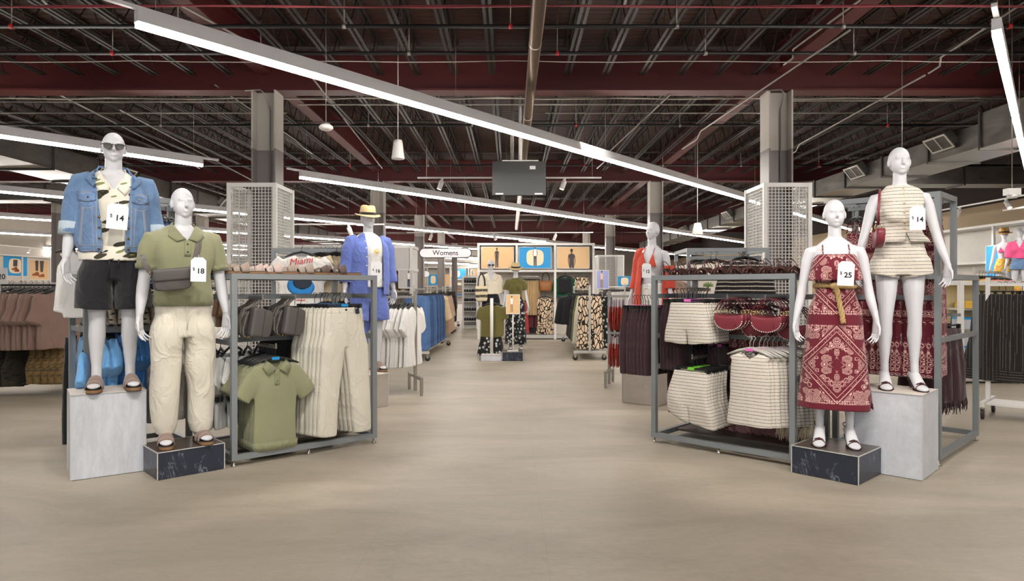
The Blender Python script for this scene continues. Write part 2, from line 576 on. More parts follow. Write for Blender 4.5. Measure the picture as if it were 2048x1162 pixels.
def joist_mesh(L):
    b = MB()
    for s in (-1, 1):
        b.bb((s*.035-.02, 0, 4.535), (s*.035+.02, L, 4.555))
        b.bb((s*.035-.02, 0, 4.975), (s*.035+.02, L, 4.995))
    n = int(L/.6); q = L/n
    for i in range(n):
        b.bar((0, i*q, 4.545), (0, i*q+q/2, 4.985), .012)
        b.bar((0, i*q+q/2, 4.985), (0, i*q+q, 4.545), .012)
    return b
for k in range(4):
    y0, y1 = BAYS[k]+.18, BAYS[k+1]-.18
    if k == 0: y0 = 3.2
    me = joist_mesh(y1-y0).mesh()
    w = min(y1*.79+.6, 22)
    n0, n1 = int(-w/.56), int(min(w, 12)/.56)
    sp = .56 if k < 3 else 1.12
    for i in range(n0, n1+1):
        X = .29+i*sp
        if X < -w or X > min(w, 12.4) or min(abs(X-c) for c in COLX) < .17: continue
        struct(put('ceiling_joist', me, JOIST, None, (X, y0, 0)))
for k, ys in ((0, (4.9, 7.4)), (1, (13.2, 16.2)), (2, (22, 25))):   # bridging angles between the joists
    for y in ys:
        b = MB(); w = min(y*.8, 22)
        b.bb((-w, y-.015, 4.56), (min(w, 12.4), y+.015, 4.585))
        hard('joist_bridging', b, JOIST)

# ---------------------------------------------------------------- strip lights
LEDM = emit('led_diffuser', (255,247,239), 66.0)
FIXM = M('fixture_aluminium', (222,220,222), .45, .0, var=.03)
LD = Vector((.6225, .7826, 0))
LH = 3.42
def strip(a, t0, t1, label, grp='linear strip lights'):
    """runs along LD from a+LD*t0 to a+LD*t1, glowing face at height LH"""
    a = Vector((a[0], a[1], LH))
    p, q = a+LD*t0, a+LD*t1
    o = thing('strip_light', label, 'light', p, math.atan2(LD.y, LD.x), grp)
    L = (q-p).length
    b = MB(); b.bb((0, -.034, .03), (L, .034, .125)); b.build('housing', FIXM, o)
    b = MB(); b.bb((.005, -.031, -.012), (L-.005, .031, .0298)); b.build('diffuser', LEDM, o)
    b = MB(); b.bb((-.28, -.02, .127), (L+.28, .02, .157)); b.build('rail', FIXM, o)
    n = max(2, int(L/3)) if p.y < 30 else 2
    for i in range(n):
        x = .15+(L-.3)*i/(n-1)
        g = p+LD*x
        if g.y > 6 and (7.3 < g.x < 8.8 or -9.9 < g.x < -8.5) or (g.x > 8 and 14.7 < g.y < 15.7) or (g.x < -9 and 17.4 < g.y < 18.5): continue
        MB().tube([(x, 0, .157), (x, 0, ZD-LH)], .0028, 4).build('suspension_wire', NICKEL, o)
    return o
def along(px, py):
    Y = (LH-EYE)*FPX/(CY-py); return ((px-CX)/FPX*Y, Y)
strip(along(272, 51), 0, 25, 'long white strip light sloping across the view in front of the roof screen')
strip((3.95, 5.55), 0, 9.5, 'white strip light whose end hangs over the tall vest mannequin')
L2 = along(600, 356)
strip(L2, 0, 24, 'white strip light that starts beside the white mesh column guard')
strip(along(405, 332), -9, 0, 'white strip light passing behind the head in sunglasses and ending in open air')
k = 0
for (px, py), t0, t1 in (((457,426), -14, 15), ((300,455), -12, 24), ((200,477), -10, 30), ((250,502), -12, 34)):
    strip(along(px, py), t0, t1, 'white strip light over the mens side, '+nth(k+2)+' row behind the head in sunglasses'); k += 1
k = 0
for (x, y), t0, t1 in (((-5.9,45.9), -11, 16), ((-6,56), -14, 4), ((6,37), -9, 9), ((-12,40),-12,0)):
    strip((x, y), t0, t1, 'distant white strip light, '+nth(k+1)+' of those beyond the pill-shaped department sign'); k += 1
for i, (x, y, t0, t1) in enumerate(((-2.1,-4.5,-1,10), (4.5,-1.5,-4,8.5), (-7.5,-1.0,-3,6))):
    strip((x, y), t0, t1, 'white strip light over the entrance aisle behind the viewer, '+nth(i+1)+' of its rows')

def lamp(name, kind, loc, energy, color, **kw):
    l = bpy.data.lights.new(name, kind); l.energy = energy; l.color = color
    for a, v in kw.items(): setattr(l, a, v)
    o = bpy.data.objects.new(name, l); C.objects.link(o); o.location = loc
    return o
def aim(o, p):
    o.rotation_euler = (Vector(p)-o.location).to_track_quat('-Z', 'Y').to_euler(); return o
WARM = (1.0, .95, .88)
SPOTS = [((-1.5,2.2,4.1), (-2.9,5.0,1.7), 250), ((-.6,2.6,4.1), (-2.0,5.3,.8), 230), ((1.4,2.2,4.1), (2.85,5.0,1.7), 250),
         ((.7,2.5,4.1), (2.2,5.1,1.0), 220), ((-3.4,2.2,4.1), (-2.6,5.0,1.2), 120), ((3.6,2.2,4.1), (2.6,5.0,1.2), 120), ((-.3,3.4,4.1), (-1.4,5.5,.5), 150), ((.3,3.4,4.1), (1.7,5.5,.5), 150)]
for i, (p, q, e) in enumerate(SPOTS):
    aim(lamp('track_spot', 'SPOT', p, e*.9, WARM, spot_size=R(46), spot_blend=.5, shadow_soft_size=.035), q)
# cool daylight from the shop front behind the viewer
d = lamp('shopfront_daylight', 'AREA', (0, -5.6, 1.9), 130, (.72, .85, 1.0), shape='RECTANGLE', size=16, size_y=3.2)
aim(d, (0, 5, 1.2))
w = bpy.data.worlds.new('World'); bpy.context.scene.world = w; w.use_nodes = True
w.node_tree.nodes['Background'].inputs[0].default_value = (.85, .92, 1, 1)
w.node_tree.nodes['Background'].inputs[1].default_value = .12

# ---------------------------------------------------------------- ceiling services
PIPEBLK = M('black_pipe', (36,36,38), .4, .3)
def slot_mat():
    t = NT('slotted_steel'); x = t.xyz(t.co())
    k = t.step(t.math('ABSOLUTE', t.math('SUBTRACT', t.math('FRACT', t.math('MULTIPLY', x[1], 20)), .5)), .2, .24)
    return t.out(t.mix(k, lin((150,146,140)), lin((40,36,34))), .4, .5)
SLOTM = slot_mat()
CONDUIT = M('galvanised_conduit', (150,146,140), .4, .6)
WCABLE = M('white_cable', (188,180,170), .5)
PCABLE = M('pink_cable', (150,62,70), .5)
GALV = None
def galv():
    t = NT('galvanised_duct'); v = t.co()
    n = t.noise(t.map(v, (1, 1, 3)), 3, 5, .65)
    return t.out(t.mix(n, lin((92,90,86)), lin((150,146,140))), t.math('ADD', .2, t.math('MULTIPLY', n, .25)), .85)
GALV = galv()
def run(name, label, cat, pts, r, m, grp=None, n=6):
    return tag(MB().tube(pts, r, n).build(name, m), label, cat, grp)
for i, (y, z) in enumerate(((7.8, 4.34), (8.75, 4.36), (12.5, 4.33), (16.6, 4.33))):
    w = y*.8+.5
    o = thing('sprinkler_pipe', 'black sprinkler pipe running across under the roof, %s back' % nth(i+1), 'pipe', (0, y, z), 0, 'sprinkler pipes')
    MB().tube([(-w, 0, 0), (min(w, 12.4), 0, 0)], .024, 8).build('pipe', PIPEBLK, o)
    for j in range(-4, 5):
        x = j*1.9+.6*i
        if abs(x) > w-.2: continue
        MB().tube([(x, 0, .02), (x, 0, ZD-z)], .006, 5).build('hanger_rod', CONDUIT, o)
        b = MB(); b.tube([(x-.02, 0, 0), (x+.02, 0, 0)], .032, 8); b.build('pipe_clamp', CONDUIT if j % 3 else REDPL, o)
o = thing('round_duct', 'dull silver round duct running away along the middle of the roof', 'duct', (.29, 0, 4.22))
MB().tube([(0, 4.5, 0), (0, 33, 0)], .075, 16).build('pipe', M('dull_round_duct', (112,98,88), .35, .7), o)
for y in (8.0, 11.4, 15, 19.5): MB().tube([(0, y-.012, 0), (0, y+.012, 0)], .079, 16).build('seam_band', NICKEL, o)
for i in range(3):
    pts = [(x*.8, 7.3+.02*i, 4.36+.012*math.sin(x*1.3+i)+.01*i) for x in range(-9, 10)]
    run('cable', 'pink data cable strung across beside the front sprinkler pipe', 'cable', pts, .007, PCABLE, 'pink cable bundle')
for i in range(3):
    pts = [(x*.7-.2, 11.0+.03*i, 4.42-.03*abs(math.sin(x*1.1+i*.4))+.012*i) for x in range(-14, 15)]
    run('cable', 'white cable sagging between hooks behind the first red beam', 'cable', pts, .010, WCABLE, 'white cable bundle')
pts = [(x*.7, 8.95, 4.33-.02*abs(math.sin(x*.9))) for x in range(-11, 12)]
run('cable', 'thin white cable sagging in front of the first red beam', 'cable', pts, .006, WCABLE)
CDS = [((-8.6, 10.75, 4.28), (-4.0, 10.75, 4.28)), ((-3.4, 10.9, 4.28), (3.8, 10.9, 4.28)), ((4.3, 10.75, 4.3), (9, 10.75, 4.3)),
       ((-9, 11.9, 4.4), (-3.9, 11.9, 4.4)), ((.6, 11.9, 4.4), (7, 11.9, 4.4))]
for i, (a, b_) in enumerate(CDS):
    run('conduit', 'thin grey conduit under the roof just behind the first red beam, %s of its runs' % nth(i+1), 'conduit', [a, b_], .012, CONDUIT)
for cx_, s_ in ((-3.7, 1), (4.05, 1)):
    run('conduit', 'thin grey conduit bending down the face of the %s column' % ('slides-rack' if cx_ < 0 else 'heels-rack'), 'conduit',
        [(cx_-.25, 10.16, 4.29), (cx_-.02, 10.16, 4.30), (cx_+.04, 10.18, 4.24), (cx_+.05, 10.37, 4.05), (cx_+.05, 10.37, 2.95)], .012, CONDUIT)
DG = [((1720,0), (1560,118), 4.5), ((1340,190), (1190,330), 4.3), ((1700,60), (1360,290), 4.27), ((2048,5), (1850,135), 4.4), ((360,10), (545,110), 4.45),
      ((100,180), (395,330), 4.35), ((620,150), (760,330), 4.3), ((240,220), (560,390), 4.25), ((1850,150), (1560,310), 4.25), ((430,170), (620,300), 4.4)]
for i, (a, b_, z) in enumerate(DG):
    def hit(p):
        Y = (z-EYE)*FPX/(CY-p[1]); return Vector(((p[0]-CX)/FPX*Y, Y, z))
    A, B = hit(a), hit(b_)
    A, B = A, B
    m1 = A.lerp(B, .8)
    run('conduit', 'thin grey conduit running back along the roof joists, %s of these' % nth(i+1), 'conduit', [A, m1, m1.lerp(B, .3)+Vector((.05, 0, -.08)), B+Vector((.05, 0, -.08))], .013, CONDUIT, 'conduits along the joists')
for i, ((x0, y0), (x1, y1)) in enumerate((((405,0), (472,62)), ((833,0), (857,60)), ((1273,0), (1249,62)), ((1703,0), (1635,60)), ((20,22), (93,64)))):
    Yb = 7.6; A, B = at(x0, y0, Yb-1.0), at(x1, y1, Yb)
    A.z = B.z = 4.52
    o = thing('strut_channel', 'slotted steel strut hung under the joists near the front sprinkler pipe, %s along' % nth(i+1), 'bracket', A, 0, 'slotted struts')
    MB().bar((0,0,0), B-A, .03, .035).build('channel', SLOTM, o)
# rectangular ducts
def duct(label, x0, x1, z0, z1, y0, y1, side, name='air_duct'):
    o = thing(name, label, 'duct', ((x0+x1)/2, y0, z0))
    w, h, L = x1-x0, z1-z0, y1-y0
    MB().bb((-w/2, 0, 0), (w/2, L, h)).build('casing', GALV, o)
    n = max(2, int(L/1.5))
    for i in range(n+1):
        y = L*i/n
        b = MB()
        b.bb((-w/2-.03, y-.02, -.03), (w/2+.03, y+.02, 0)); b.bb((-w/2-.03, y-.02, h), (w/2+.03, y+.02, h+.03))
        b.bb((-w/2-.03, y-.02, 0), (-w/2, y+.02, h)); b.bb((w/2, y-.02, 0), (w/2+.03, y+.02, h))
        b.build('flange', M_DARKGALV, o)
    return o
M_DARKGALV = M('dark_duct_flange', (70,68,66), .4, .7)
def register(o, y, side, w, h):
    """louvred outlet tilted out of the duct's upper edge"""
    m = Matrix.Rotation(side*R(40), 3, 'Y')
    c = Vector((side*(w/2+.10), y, h*.72))
    b = MB(); b.box(c, (.16, .52, .24), Mx=m); ob = b.build('outlet_box', GALV, o)
    c2 = c+m @ Vector((side*.085, 0, 0))
    b = MB()
    for dy, dz, sy, sz in ((0, .13, .6, .03), (0, -.13, .6, .03), (.285, 0, .03, .23), (-.285, 0, .03, .23), (0, 0, .02, .23)):
        b.box(c2+m @ Vector((0, dy, dz)), (.02, sy, sz), Mx=m)
    b.build('grille_frame', PALEMETAL, ob)
    b = MB()
    for i in range(9): b.box(c2+m @ Vector((-side*.004, 0, -.105+.026*i)), (.012, .55, .014), Mx=m)
    b.build('louvre', M_DARKGALV, ob)
dr = duct('square silver air duct running back over the womens side', 7.56, 8.45, 3.62, 4.0, 10.8, 40, -1)
for y in (1.0, 3.9, 12.6, 18.5, 24.5): register(dr, y, -1, .89, .38)
duct('larger silver duct section joining the womens side duct in front', 7.4, 8.65, 3.55, 4.1, 7.9, 10.74, -1)
o = thing('air_duct', 'silver branch duct crossing toward the beige wall on the womens side', 'duct', (8.5, 15.1, 3.62))
b = MB(); b.bb((0, -.2, 0), (4.0, .4, .37)); b.build('casing', GALV, o)
for x in (.1, 1.4, 2.8): MB().bb((x-.02, -.23, -.03), (x+.02, .43, .4)).build('flange', M_DARKGALV, o)
dl = duct('square silver air duct running back over the mens side', -9.7, -8.72, 3.62, 4.06, 10, 40, 1)
for y in (1.0, 5.2, 10.6, 16): register(dl, y, 1, .98, .44)
o = thing('air_duct', 'silver branch duct crossing the mens side behind the strip lights', 'duct', (-19, 17.9, 3.62))
MB().bb((0, -.3, 0), (9.2, .4, .4)).build('casing', GALV, o)
for x in (1, 3, 5, 7): MB().bb((x-.02, -.33, -.03), (x+.02, .43, .43)).build('flange', M_DARKGALV, o)
# suspended devices
def hung(o, z, r=.006): MB().tube([(0, 0, 0), (0, 0, ZD-z)], r, 5).build('drop_rod', CONDUIT, o)
p = at(652, 254, 8.2)
o = thing('wireless_access_point', 'white disc-shaped wireless access point on a drop rod', 'device', p); hung(o, p.z)
MB().lathe([(.02, .03), (.06, .025), (.082, .005), (.085, -.015), (.06, -.035), (.01, -.04)]).build('housing', WPAINT, o)
MB().lathe([(.03, .035), (.045, .045), (.045, .03)]).build('mount_ring', CONDUIT, o)
p = at(796, 318, 9.6)
o = thing('pendant_speaker', 'white bucket-shaped pendant speaker on a drop rod', 'speaker', p)
MB().lathe([(.001, 0), (.09, 0), (.092, .012), (.085, .06), (.066, .22), (.055, .265), (.001, .27)]).build('housing', WPAINT, o)
MB().tube([(0, 0, .27), (0, 0, ZD-p.z)], .006, 5).build('drop_rod', WPAINT, o)
p = at(1395, 470, 15)
o = thing('pendant_speaker', 'white pendant speaker hanging before the womens side duct beside the mesh guard', 'speaker', p)
MB().lathe([(.001, 0), (.12, 0), (.122, .012), (.11, .08), (.07, .26), (.001, .27)]).build('housing', WPAINT, o)
MB().tube([(0, 0, .27), (0, 0, ZD-p.z)], .006, 5).build('drop_rod', WPAINT, o)
for (px, py, Y, lab) in ((2024, 384, 8.2, 'white boxy sensor hanging by the beige wall'), (1804, 345, 9.5, 'small dark device hanging behind the tall vest mannequin')):
    p = at(px, py, Y)
    o = thing('ceiling_sensor', lab, 'device', p); hung(o, p.z)
    b = MB(); b.bb((-.075, -.05, -.04), (.075, .05, .04)); b.lathe([(.05, -.075), (.055, -.04)]); b.build('housing', WPAINT if px > 2000 else M_DARKGALV, o)
# screen seen from behind
p = at(1038, 357, 12.2)
o = thing('display_screen', 'dark back of a flat screen hanging from a white pole', 'screen', p)
b = MB(); b.bb((-.475, -.03, -.30), (.475, .02, .30)); b.build('rear_cover', M('charcoal_back_panel', (60,62,62), .5, var=.06), o)
b = MB(); b.bb((-.48, .021, -.305), (.48, .03, .305)); b.build('bezel', BLACKP, o)
MB().bb((.19, -.034, .16), (.295, -.031, .22)).build('sticker', CARD, o)
for s in (-1, 1): MB().bb((s*.35-.07, -.034, -.29), (s*.35+.07, -.031, -.265)).build('sticker', CARD, o)
b = MB(); b.tube([(.02, 0, .30), (.02, 0, ZD-p.z)], .028, 10); b.build('mounting_pole', WPAINT, o)
b = MB(); b.bb((-.3, -.03, .305), (.35, .03, .325)); b.build('mounting_bar', WPAINT, o)
MB().tube([(-.12, .02, .3), (-.12, .02, ZD-p.z)], .03, 8).build('strut', CONDUIT, o)
# track lights
def track(label, c, L, n, ax='x', rz=0, tilt=20, drop=True):
    o = thing('track_light', label, 'light', c, rz)
    MB().bb((-L/2, -.018, 0), (L/2, .018, .03)).build('track', WPAINT, o)
    for i in (-.45, .45):
        MB().tube([(L*i, 0, .03), (L*i, 0, ZD-c[2])], .004, 4).build('suspension_wire', NICKEL, o)
    for i in range(n):
        x = -L/2+L*(i+.4)/n
        m = Matrix.Rotation(R(tilt*(-1)**i), 3, 'Y')
        b = MB(); b.box((x, 0, -.02), (.05, .03, .05))
        q = Vector((x, 0, -.05))
        b.tube([q, q+m @ Vector((0, 0, -.18))], .05, 12)
        h = b.build('spot_head', WPAINT, o)
        MB().tube([q+m @ Vector((0, 0, -.181)), q+m @ Vector((0, 0, -.186))], .042, 12).build('lens', LEDM2, h)
    return o
LEDM2 = emit('spot_lens', (255,236,210), 4)
track('white track of spotlights crossing behind the hanging screen', at(1019, 357, 14), 3.77, 3)
track('white track of spotlights above the straw trilby', at(650, 450, 15), 2.6, 2)
track('white track of spotlights in front of the centre poster bay', at(1000, 466, 22), 6, 3)
track('white track of spotlights above the swimwear mannequins', (10.6, 15.5, 3.25), 9, 6, rz=R(90), tilt=35)
track('short white track lower along the swimwear wall', (10.9, 13.6, 3.05), 3, 1, rz=R(90), tilt=35)
track('white track of spotlights by the mens wall posters', (-21, 28, 3.1), 10, 5, rz=R(90), tilt=-25)
for p, q, e in (((10.6,14,3.2), (12.2,15.8,1.7), 160), ((10.6,17,3.2), (12.2,16.4,1.7), 160), ((1,14.2,3.8), (.3,17.8,1.5), 250), ((-1,9.5,4), (.1,12.8,1.2), 200), ((.2,6.2,4.1), (-1.6,8.5,.9), 220), ((0,6.2,4.1), (1.6,8.6,.9), 160), ((1.2,10.2,4), (1.7,13,.8), 160), ((-1,10,4), (-1.8,13.5,.8), 140)):
    aim(lamp('track_spot', 'SPOT', p, e, WARM, spot_size=R(60), spot_blend=.6, shadow_soft_size=.04), q)
# ---------------------------------------------------------------- mannequin bodies (face -Y)
MT = [(.84,.11,.085,.01),(.90,.158,.105,.012),(.97,.170,.115,.012),(1.06,.156,.106,.004),(1.16,.146,.1,-.002),(1.26,.158,.108,-.006),
      (1.36,.178,.122,-.008),(1.44,.188,.12,0),(1.5,.178,.098,.01),(1.545,.12,.07,.018),(1.585,.066,.058,.018)]
FT = [(.78,.11,.085,.012),(.84,.155,.105,.016),(.90,.165,.112,.016),(.97,.146,.1,.008),(1.05,.118,.085,.0),(1.10,.113,.082,0),(1.17,.124,.088,-.002),
      (1.25,.138,.095,0),(1.32,.148,.09,.006),(1.38,.145,.08,.012),(1.42,.1,.06,.018),(1.46,.05,.048,.02)]
def torso_at(T, z):
    zs = [t[0] for t in T]
    return [float(np.interp(z, zs, [t[i] for t in T])) for i in (1, 2, 3)]
def head(mb, sc, z, y, yaw):
    h = MB()
    h.ball((0, .022, .128), (.077, .098, .102), 24, 16)
    h.ball((0, -.022, .085), (.066, .07, .088), 20, 14)
    h.ball((0, -.05, .03), (.031, .033, .03), 16, 10)
    h.ball((0, -.018, .05), (.052, .06, .042), 16, 10)
    h.limb([(0,-.083,.128,.008,.012),(0,-.094,.108,.009,.013),(0,-.106,.088,.013,.013),(0,-.1,.078,.011,.01)], 12)
    h.ball((0, -.064, .132), (.05, .021, .02), 16, 8)
    h.ball((0, -.081, .054), (.021, .011, .005), 14, 8)
    h.ball((0, -.080, .045), (.018, .011, .0055), 14, 8)
    for s in (-1, 1):
        h.ball((s*.078, .014, .103), (.009, .021, .032), 12, 8)
        h.ball((s*.034, -.050, .082), (.026, .024, .03), 12, 8)
    m = Matrix.Rotation(yaw, 3, 'Z')
    mb.add([m @ Vector(p)*sc + Vector((0, y, z)) for p in h.v], h.f, True)
def hand(mb, s, w, sc, turn, curl=1.0):
    """hangs down from wrist w; palm toward the thigh, then turned about its own axis"""
    h = MB()
    h.limb([(0,0,.02,.021,.026),(0,0,0,.02,.027),(0,-.002,-.03,.018,.035),(0,-.004,-.07,.016,.042),(s*-.003,-.004,-.095,.013,.041)], 16, 2.4)
    for i, (y, L) in enumerate(((-.0315,.074), (-.0105,.084), (.0105,.078), (.031,.06))):
        c = curl*(1+.25*i)
        p = [(s*-.002, y*.9, -.085), (s*-.005, y, -.1), (s*(-.008-.006*c), y*1.03, -.1-L*.42), (s*(-.012-.02*c), y*1.03, -.1-L*.72), (s*(-.018-.035*c), y*1.02, -.1-L*.95)]
        r = [.0083, .008, .0076, .007, .0052]
        h.limb([(*q, a, a) for q, a in zip(p, r)], 10)
    h.limb([(s*-.004,-.02,-.02,.014,.014), (s*-.012,-.045,-.045,.0125,.0125), (s*-.022,-.056,-.075,.0095,.0095), (s*-.028,-.06,-.103,.008,.008), (s*-.03,-.061,-.115,.005,.005)], 10)
    m = Matrix.Rotation(s*turn, 3, 'Z')
    mb.add([m @ Vector(p)*sc + Vector(w) for p in h.v], h.f, True)
def foot(mb, s, x, y, pitch, z0):
    st = [(.078,.030,.02,.02),(.062,.034,.030,.032),(.03,.042,.035,.042),(-.01,.045,.036,.044),(-.06,.036,.041,.034),(-.11,.025,.045,.024),(-.155,.018,.041,.017),(-.182,.014,.026,.012),(-.19,.013,.012,.007)]
    q = []
    for yy, zz, a, b in st:
        lift = z0*min(max((yy+.10)/.13, 0), 1)*pitch
        q.append((x+s*(-.12)*(yy), y+yy, zz+lift, a, b))
    mb.limb(q, 16, 2.0, (0, 0, 1))
def body(sex, yaw=0.0, heel=0.0, spread=None, armout=0.0, voxel=.0045):
    b = MB(); male = sex == 'm'
    T = MT if male else FT
    dz = heel
    b.stack([(t[0]+dz, t[1], t[2], t[3]) for t in T], 28, 2.35)
    sx = spread or (.118 if male else .10)
    for s in (-1, 1):
        if male:
            hx, L = .092, [(.95,.092,.085,.098,.01),(.86,.098,.088,.096,.008),(.72,.104,.078,.084,.002),(.58,.109,.064,.066,-.002),(.52,.111,.056,.06,-.004),(.46,.112,.053,.056,.002),
                           (.37,.114,.056,.062,.018),(.27,.116,.046,.05,.022),(.15,.117,.034,.038,.022),(.085,.118,.034,.042,.02),(.04,.118,.033,.045,.02)]
        else:
            hx, L = .082, [(.90,.084,.078,.09,.014),(.80,.086,.08,.088,.01),(.66,.09,.068,.074,.002),(.53,.094,.053,.056,-.002),(.48,.096,.048,.052,-.003),(.42,.097,.046,.05,.004),
                           (.34,.098,.05,.054,.018),(.24,.099,.039,.043,.022),(.13,.1,.028,.032,.022),(.075,.1,.028,.036,.02),(.04,.1,.028,.04,.02)]
        kx = sx/L[-1][1]
        b.limb([(s*(x*(1+(kx-1)*min(1,(.95-z)/.5))), y, z+dz, a, d) for z, x, a, d, y in L], 18)
        foot(b, s, s*sx, .02, 1.0 if heel else 0.0, heel)
        if male:
            A = [(.150,.012,1.475,.06,.062),(.196,.012,1.47,.062,.062),(.226,.012,1.40,.054,.056),(.243,.014,1.30,.046,.05),(.256,.012,1.20,.041,.044),(.266,.004,1.13,.042,.043),
                 (.276,-.012,1.05,.039,.038),(.288,-.03,.97,.029,.031),(.292,-.036,.935,.025,.029)]
            sc = 1.0
        else:
            A = [(.125,.014,1.355,.045,.05),(.162,.014,1.35,.047,.05),(.183,.014,1.29,.041,.044),(.198,.014,1.19,.036,.039),(.212,.010,1.10,.032,.035),(.222,.002,1.03,.033,.034),
                 (.236,-.014,.96,.03,.03),(.252,-.03,.885,.022,.025),(.256,-.034,.855,.02,.023)]
            sc = .88
        k0 = A[1][2]
        A = [(s*(x+armout*max(0, k0-z)), y, z+dz, a, d) for x, y, z, a, d in A]
        b.limb(A, 16)
        hand(b, s, (A[-1][0], A[-1][1], A[-1][2]-.01), sc, R(38), .8)
        if not male:
            b.ball((s*.062, -.078, 1.235+dz), (.056, .045, .056), 16, 10)
    z = (1.53 if male else 1.41)+dz
    if male:
        b.stack([(z, .075, .062, .02), (z+.03, .062, .058, .02), (z+.08, .057, .058, .012), (z+.15, .055, .06, .01)], 20, 2)
        head(b, 1.0, 1.64+dz, .012, yaw)
    else:
        b.stack([(z, .065, .052, .02), (z+.03, .05, .05, .02), (z+.08, .045, .048, .014), (z+.14, .045, .05, .012)], 20, 2)
        head(b, .935, 1.525+dz, .014, yaw)
    me = remesh(b, voxel, 5, .5)
    # eye hollows
    P, Nn = get_co(me), get_no(me)
    sc, zc, yc = (1, 1.64, .012) if male else (.935, 1.525, .014)
    cy, sy = math.cos(yaw), math.sin(yaw)
    for s in (-1, 1):
        lx, ly = s*.031*sc, -.085*sc
        c = np.array((lx*cy-ly*sy, lx*sy+ly*cy+yc, zc+dz+.106*sc))
        d = (((P-c)/np.array((.026, .03, .021)))**2).sum(1)
        P = P - Nn*(.0058*np.exp(-d))[:, None]
    set_co(me, P)
    me.polygons.foreach_set('use_smooth', [True]*len(me.polygons))
    return me
BM = {}
def get_body(*a, **k):
    key = (a, tuple(sorted(k.items())))
    if key not in BM: BM[key] = body(*a, **k)
    return BM[key]

# ---------------------------------------------------------------- worn clothing
def T_off(T, zs, dw, dd, dz=0.0):
    """torso rings swollen by dw, dd (numbers or functions of z)"""
    out = []
    for z in zs:
        w, d, y = torso_at(T, z)
        out.append((z+dz, w+(dw(z) if callable(dw) else dw), d+(dd(z) if callable(dd) else dd), y))
    return out
def neckcut(zn, rx, ry, yc=.015, vdepth=0.0, vw=.05):
    """faces to drop for a round neck plus an optional V at the front"""
    def f(c, n):
        k = (((c[:,0]/rx)**2+((c[:,1]-yc)/ry)**2) < 1) & (c[:,2] > zn-.03)
        if vdepth:
            t = (c[:,2]-(zn-vdepth))/vdepth
            k |= (c[:,1] < yc) & (t > 0) & (np.abs(c[:,0]) < vw*np.clip(t, 0, 1.5)) & (c[:,2] < zn+.2) & (n[:,1] < .3)
        return k
    return f
def OR(*fs): return lambda c, n: np.logical_or.reduce([f(c, n) for f in fs])
def below(z): return lambda c, n: (c[:,2] < z) & (n[:,2] < -.6)
class Surf:
    """front of a worn mesh, to lay pockets, seams and buttons on it"""
    def __init__(s, o):
        s.b = BVHTree.FromPolygons([v.co for v in o.data.vertices], [p.vertices[:] for p in o.data.polygons])
    def hit(s, x, z, off=.002, back=False):
        y = 1.0 if back else -1.0
        p, n, i, d = s.b.ray_cast(Vector((x, y, z)), Vector((0, -y, 0)), 1.6)
        if p is None: return Vector((x, -.12, z)), Vector((0,-1,0))
        if n.y*y < 0: n = -n
        return p+n*off, n
    def line(s, pts, r, mb=None, off=.001, step=.02, back=False):
        mb = mb or MB(); Q = []
        for (x0, z0), (x1, z1) in zip(pts[:-1], pts[1:]):
            n = max(1, int(math.hypot(x1-x0, z1-z0)/step))
            for i in range(n): Q.append(s.hit(x0+(x1-x0)*i/n, z0+(z1-z0)*i/n, off, back)[0])
        Q.append(s.hit(*pts[-1], off, back)[0])
        return mb.tube(Q, r, 6)
    def patch(s, poly_fn, nu, nv, th=.004, mb=None, off=.002):
        """poly_fn(u,v)->(x,z); a sheet lying on the front, th thick"""
        mb = mb or MB()
        a = [[s.hit(*poly_fn(i/(nu-1), j/(nv-1)), off) for i in range(nu)] for j in range(nv)]
        V = [p+n*th for r_ in a for p, n in r_]+[p-n*.002 for r_ in a for p, n in r_]
        F = []; o = nu*nv
        for j in range(nv-1):
            for i in range(nu-1):
                k = j*nu+i
                F.append((k, k+1, k+nu+1, k+nu)); F.append((o+k+nu, o+k+nu+1, o+k+1, o+k))
        B = [i for i in range(nu)]+[j*nu+nu-1 for j in range(1, nv)]+[(nv-1)*nu+i for i in range(nu-2, -1, -1)]+[j*nu for j in range(nv-2, 0, -1)]
        for i, k in enumerate(B):
            l = B[(i+1) % len(B)]
            F.append((k, o+k, o+l, l))
        return mb.add(V, F, True)
    def button(s, x, z, r, mb, th=.004):
        p, n = s.hit(x, z, 0)
        return mb.tube([p, p+n*th], r, 10)
def sleeve(mb, arm, out, end, fl_=0.0, n=20):
    """along arm points (x,y,z,a,b) swollen by out, down to height end"""
    q = []
    for i, (x, y, z, a, b) in enumerate(arm):
        if z < end: 
            x0, y0, z0, a0, b0 = arm[i-1]; t = (z0-end)/(z0-z)
            q.append((x0+(x-x0)*t, y0+(y-y0)*t, end, a0+(a-a0)*t+out+fl_, b0+(b-b0)*t+out+fl_)); break
        q.append((x, y, z, a+out, b+out))
    mb.limb(q, n)
MARM = [(.150,.012,1.475,.062,.066),(.196,.012,1.47,.064,.066),(.226,.012,1.40,.056,.06),(.243,.014,1.30,.048,.052),(.256,.012,1.20,.043,.046),(.266,.004,1.13,.043,.044),(.276,-.012,1.05,.04,.04),(.288,-.03,.97,.031,.033)]
FARM = [(.125,.014,1.355,.047,.052),(.162,.014,1.35,.049,.052),(.183,.014,1.29,.042,.046),(.198,.014,1.19,.037,.04),(.212,.010,1.10,.033,.036),(.222,.002,1.03,.034,.035),(.236,-.014,.96,.031,.031),(.252,-.03,.885,.024,.026)]
def both(arm): return [[(s*q[0],)+q[1:] for q in arm] for s in (-1, 1)]
def lift(arm, dz): return [(q[0], q[1], q[2]+dz)+q[3:] for q in arm]
